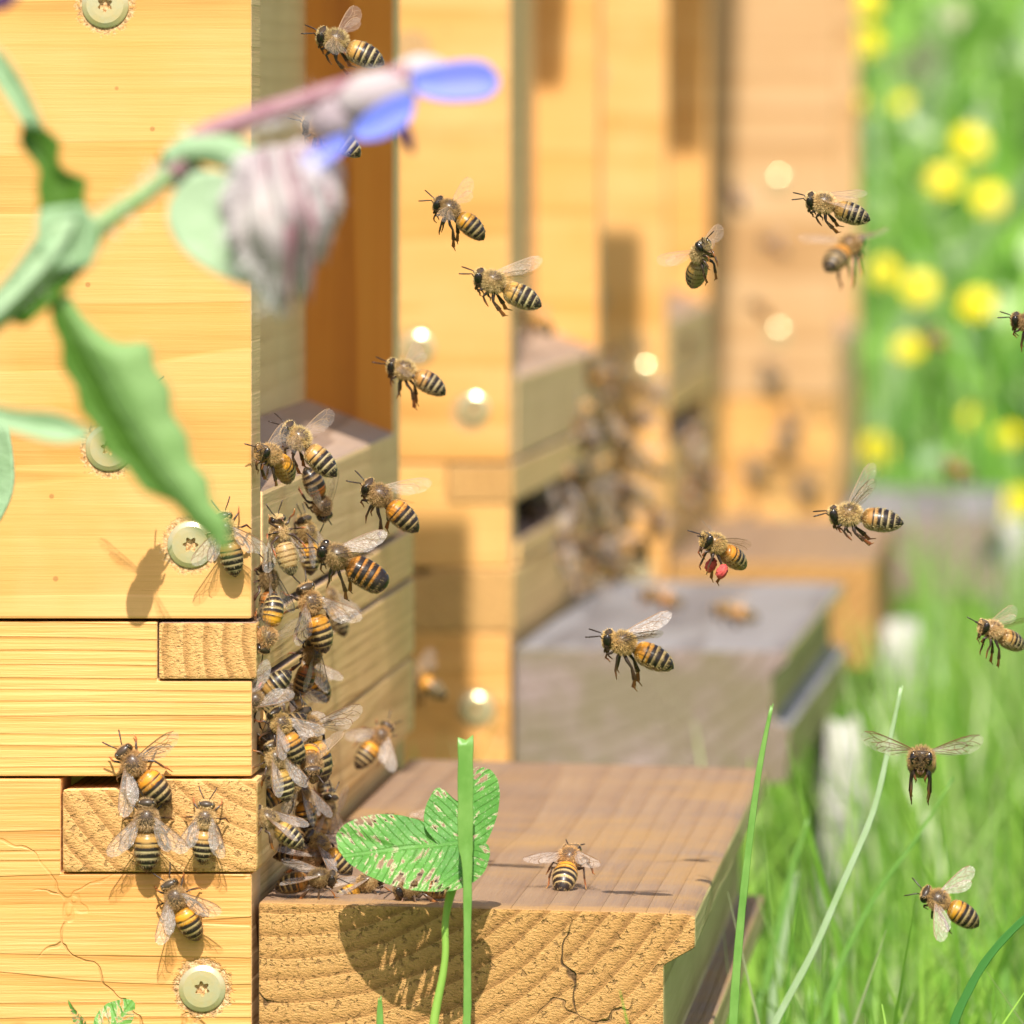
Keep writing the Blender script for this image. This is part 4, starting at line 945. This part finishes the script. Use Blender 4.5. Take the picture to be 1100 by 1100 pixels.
for (a, m_, b, w_, dy) in (((262, 168), (256, 225), (268, 292), .0030, .002), ((272, 165), (268, 250), (288, 330), .0034, -.003), ((288, 160), (300, 250), (300, 342), .0034, -.006), ((302, 160), (326, 240), (322, 325), .0032, -.003),
                           ((312, 158), (346, 215), (340, 285), .0030, .001), ((318, 155), (352, 190), (362, 225), .0024, .003), ((296, 158), (312, 230), (308, 300), .0022, -.008), ((276, 165), (282, 240), (276, 300), .0022, -.0065)):
    p_ = pl([(a[0], a[1], dy), ((a[0]+m_[0])/2, (a[1]+m_[1])/2, dy-.001), (m_[0], m_[1], dy-.002), ((m_[0]+b[0])/2, (m_[1]+b[1])/2, dy), (b[0], b[1], dy+.002)])
    B(tube_obj('sepal', p_, [w_*.6, w_*.95, w_, w_*.65, .0003], [M_sepal], bo))
    q_ = [p+Vector((w_*.5, -w_*.9, 0)) for p in p_]
    B(tube_obj('sepal', q_, [w_*.1, w_*.2, w_*.22, w_*.15, .0001], [M_pinkstem], bo))
for _unused in (((440, 82), (470, 68), (536, 78), (505, 108)), ((445, 105), (420, 108), (372, 142), (420, 150)), ((372, 150), (350, 150), (315, 190), (340, 190))):
    pass
def petal(pts_l, pts_r, dy=0): return bleaf(pts_l, pts_r, M_petal, name='petal', fold=.12, dy=dy)
petal([(440, 78), (470, 70), (500, 64), (525, 66), (533, 82)], [(445, 100), (475, 110), (505, 108), (528, 106), (536, 90)], -.002)
petal([(448, 100), (428, 100), (405, 112), (385, 128), (378, 140)], [(442, 130), (430, 140), (412, 150), (395, 152), (380, 150)], -.006)
petal([(372, 142), (350, 150), (335, 158), (322, 172), (316, 188)], [(375, 160), (358, 172), (348, 182), (332, 190), (320, 192)], -.003)
ellipsoid_strip('sepal', (360, 115), (450, 88), .0036, M_sepal, 0); ellipsoid_strip('sepal', (330, 128), (400, 122), .0040, M_sepal, .002); ellipsoid_strip('sepal', (420, 85), (480, 68), .0026, M_sepal, .002)
ellipsoid_strip('anther', (425, 125), (444, 165), .0011, M_anther, .002); ellipsoid_strip('anther', (340, 170), (362, 180), .0010, M_anther, .002)
hp = []
for _ in range(2600):
    t = rnd.random(); x = 250+t*100; y = 165+rnd.random()*165
    if y-165 > 165*(1-abs(t-.4)): continue
    hp.append((P(x, y, YB_-.004+rnd.uniform(-.004, .004)), Vector((rnd.uniform(-1, 1), rnd.uniform(-.6, .2), rnd.uniform(-1, .3)))))
for _ in range(500):
    t = rnd.random(); hp.append((P(200+t*240, 158-t*76+rnd.uniform(-6, 6), YB_), Vector((rnd.uniform(-1, 1), rnd.uniform(-1, 1), rnd.uniform(-1, 1)))))
for _ in range(500):
    t = rnd.random(); hp.append((P(t*200, 335-t*165+rnd.uniform(-6, 6), YB_), Vector((rnd.uniform(-1, 1), rnd.uniform(-1, 1), rnd.uniform(-1, 1)))))
B(hairs('bristles', hp, .0036, M_hair, bo, .00011))

# ------------------------------------------------------------------ ground, lawn, meadow
def ground_h(x, y): return 0.0 if y < 4 else min(2.2, (y-4)*.16)
V = []; F = []
ys = [-40, -10, -4, -2, -1, 0, 1, 2, 3, 4, 5, 6, 8, 11, 15, 20, 40, 120, 600]; xs = [-400, -80, -20, -8, -3, -1, 0, 1, 3, 8, 20, 80, 400]
for y in ys:
    for x in xs: V.append((x, y, ground_h(x, y)))
nx = len(xs)
for i in range(len(ys)-1):
    for k in range(nx-1): F.append((i*nx+k, i*nx+k+1, (i+1)*nx+k+1, (i+1)*nx+k))
M_ground = simple('lawn_soil', (0.07, 0.12, 0.03), rough=.95, noise=(14, (0.12, 0.19, 0.05), .8), bump=(60, .6, .01))
tag(link('ground', pymesh('ground', V, F, True), None, [M_ground]), kind='structure')

nr = np.random.RandomState(5)
def grass(name, N_, xr, yr, hr, wr, mask=None, cols=((.19, .40, .045), (.34, .58, .09), (.56, .68, .28), (.11, .27, .025)), lean=.35, label=None, hfun=None):
    x = nr.uniform(*xr, N_); y = nr.uniform(*yr, N_)
    if mask is not None: k = mask(x, y); x, y = x[k], y[k]
    n = len(x); h = nr.uniform(*hr, n)*(.55+.45*nr.rand(n)); 
    if hfun is not None: h = hfun(x, y, h)
    wd = nr.uniform(*wr, n); az = nr.uniform(0, 2*math.pi, n); ln = np.abs(nr.randn(n))*lean*h
    la = nr.uniform(0, 2*math.pi, n)
    ts = np.array([0, .4, .75, 1.0]); ws = np.array([1, .9, .6, .06])
    z0 = np.array([ground_h(0, b) for b in y])
    verts = np.zeros((n, 8, 3), np.float32)
    for i, (t, q) in enumerate(zip(ts, ws)):
        cx = x+np.cos(la)*ln*t*t; cy = y+np.sin(la)*ln*t*t; cz = z0+h*t*(1-.15*t*np.minimum(1, ln/h))
        ox = np.cos(az)*wd*q/2; oy = np.sin(az)*wd*q/2
        verts[:, 2*i] = np.stack([cx-ox, cy-oy, cz], 1); verts[:, 2*i+1] = np.stack([cx+ox, cy+oy, cz], 1)
    base = (np.arange(n)*8)[:, None]
    fq = np.concatenate([base+np.array([[0, 1, 3, 2]]), base+np.array([[2, 3, 5, 4]]), base+np.array([[4, 5, 7, 6]])], 0)
    me = bpy.data.meshes.new(name)
    me.vertices.add(n*8); me.vertices.foreach_set('co', verts.ravel())
    me.loops.add(fq.size); me.loops.foreach_set('vertex_index', fq.ravel().astype(np.int32))
    me.polygons.add(len(fq)); me.polygons.foreach_set('loop_start', (np.arange(len(fq))*4).astype(np.int32)); me.polygons.foreach_set('loop_total', np.full(len(fq), 4, np.int32))
    cs = np.array(cols)[nr.choice(len(cols), n, p=[.38, .36, .14, .12])]*(.75+.5*nr.rand(n))[:, None]
    ca = me.color_attributes.new('Col', 'FLOAT_COLOR', 'POINT')
    a = np.ones((n, 8, 4), np.float32); a[:, :, :3] = cs[:, None, :]; ca.data.foreach_set('color', a.ravel())
    me.update(calc_edges=True); me.validate()
    o = link(name, me, None, [M_grass]); tag(o, label, 'grass', kind='stuff'); return o
M_grass = attr_mat('grass_blades', rough=.38, spec=.5, transl=.45)
hives_y = [(-.03, .41), (.76, 1.2), (1.55, 2.02), (2.27, 2.75)]
def mask_lawn(x, y):
    k = np.ones(len(x), bool)
    for (a, b), xr_ in zip(hives_y, (-.068, -.072, -.07, -.02)): k &= ~((y > a) & (y < b) & (x < xr_))
    k &= ~((y < 0) & (x < -.068))
    return k
grass('lawn', 42000, (-.55, .9), (-.12, 3.2), (.11, .185), (.0018, .0042), mask_lawn, label='bright green lawn grass beside and under the landing boards')
grass('tall_blades', 1500, (-.068, .25), (.12, 1.5), (.15, .215), (.0010, .0026), mask_lawn, cols=((.20, .42, .05), (.34, .56, .14), (.56, .62, .34), (.10, .26, .03)), lean=.3, label='thin sunlit grass blades standing above the lawn')
grass('low_grass', 7000, (-.8, -.05), (-.5, .0), (.06, .13), (.0018, .004), None, label='short grass at the foot of the nearest hive')
grass('meadow_grass', 9000, (-1.2, 1.6), (3.3, 8.0), (.3, .62), (.006, .016), None, lean=.5, label='tall blurred meadow grass behind the hives',
      cols=((.22, .46, .06), (.38, .62, .13), (.62, .74, .42), (.10, .26, .03)))
# leafy meadow herbs: many small leaves
def herb_patch():
    n = 30000; V = []; F = []; K = []
    for _ in range(n):
        y = nr.uniform(3.3, 7.5); x = nr.uniform(-1.2, 1.5); z = ground_h(0, y)+nr.uniform(.02, .62)
        if math.sin(x*23+y*5)+math.sin(x*9-y*7+1) < -.1 and nr.rand() < .8: continue
        l = nr.uniform(.015, .06); d = nr.randn(3); d /= np.linalg.norm(d); s = np.cross(d, nr.randn(3)); s /= np.linalg.norm(s); p = np.array((x, y, z)); b = len(V)
        V += [p, p+d*l*.5+s*l*.36, p+d*l, p+d*l*.5-s*l*.36]; F.append((b, b+1, b+2, b+3))
        cl_ = math.sin(x*31+z*17)+math.sin(z*29-x*13+2); c = (.50, .66, .42) if cl_ > .9 and nr.rand() < .7 else [(.12, .30, .04), (.38, .66, .12), (.66, .80, .46), (.66, .62, .40)][nr.choice(4, p=[.20, .42, .30, .08])]; K += [c]*4
    o = link('meadow_herbs', pymesh('meadow_herbs', V, F, False, K), None, [M_grass]); tag(o, 'leafy green meadow plants blurred in the background', 'meadow plants', kind='stuff')
herb_patch()
# ---- yellow flowers
M_yel = simple('buttercup_petal', (0.95, 0.80, 0.0), rough=.5, transl=.4); M_fst = simple('flower_stem', (0.16, 0.34, 0.06), rough=.6); M_fc = simple('flower_centre', (0.75, 0.50, 0.02), rough=.7)
def flower_mesh():
    V = []; F = []
    for layer, (nn, r, z) in enumerate(((8, .0095, 0), (8, .008, .0015), (7, .006, .003))):
        for k in range(nn):
            a = 2*math.pi*(k+.5*layer)/nn; d = np.array((math.cos(a), math.sin(a), .18)); s = np.array((-math.sin(a), math.cos(a), 0)); b = len(V); o_ = np.array((0, 0, z))
            V += [o_, o_+d*r*.55+s*r*.36, o_+d*r, o_+d*r*.55-s*r*.36]; F.append((b, b+1, b+2, b+3))
    return pymesh('flower_head', V, F, True)
FM_ = flower_mesh(); FM_.materials.append(M_yel)
bm = bmesh.new(); bmesh.ops.create_uvsphere(bm, u_segments=10, v_segments=6, radius=.003); bmc = bpy.data.meshes.new('centre'); bm.to_mesh(bmc); bm.free(); bmc.materials.append(M_fc)
fl = [(928, 3, 'yellow meadow flower at the top edge of photo beside the farthest hive', 1), (930, 47, 'second yellow flower down, close to the farthest hive top right', 1), (924, 117, 'dim yellow flower half behind the edge of the farthest hive', .8),
      (1041, 155, 'highest of the three yellow flowers at upper right', 1.1), (1014, 195, 'left one of the three yellow flowers at upper right', 1), (1062, 215, 'lowest of the three yellow flowers at upper right', 1),
      (949, 293, 'yellow flower directly below the bee seen from behind', .9), (988, 311, 'yellow flower right beside that one below the bee seen from behind', 1.05), (1050, 329, 'solitary yellow flower level with the lower disc of light, at right', 1.05),
      (976, 376, 'small yellow flower below the pair under the bee', .85), (940, 483, 'yellow flower just above the farthest grey landing board', 1), (1084, 470, 'yellow flower near the right edge above the landing board corner', .8),
      (1094, 543, 'yellow flower cut by the right edge beside the farthest landing board', 1.1), (1046, 448, 'faint greenish yellow flower above the landing board', .7), (970, 112, 'faint yellow flower in the upper meadow', .6)]
for i, (px, py, lb, s_) in enumerate(fl):
    Y = 2.95+.04*(i % 4) if s_ > .75 else 3.3
    p = P(px, py, Y); t = empty('meadow_flower', (p.x, p.y, 0)); tag(t, lb, 'flower', 'yellow flowers in the meadow')
    h = bpy.data.objects.new('flower_head', FM_); C.objects.link(h); h.parent = t; h.location = (0, 0, p.z); h.scale = (1.12*s_,)*3
    h.rotation_euler = (R(58+rnd.uniform(-12, 12)), 0, rnd.uniform(-.4, .4))
    c_ = bpy.data.objects.new('centre', bmc); C.objects.link(c_); c_.parent = h; c_.location = (0, 0, .003)
    sx = rnd.uniform(-.02, .02)
    o = tube_obj('stem', [(0, 0, p.z-.0005), (sx*.5, .004, p.z*.5), (sx, 0, 0)], [.0010, .0012, .0015], [M_fst], t)
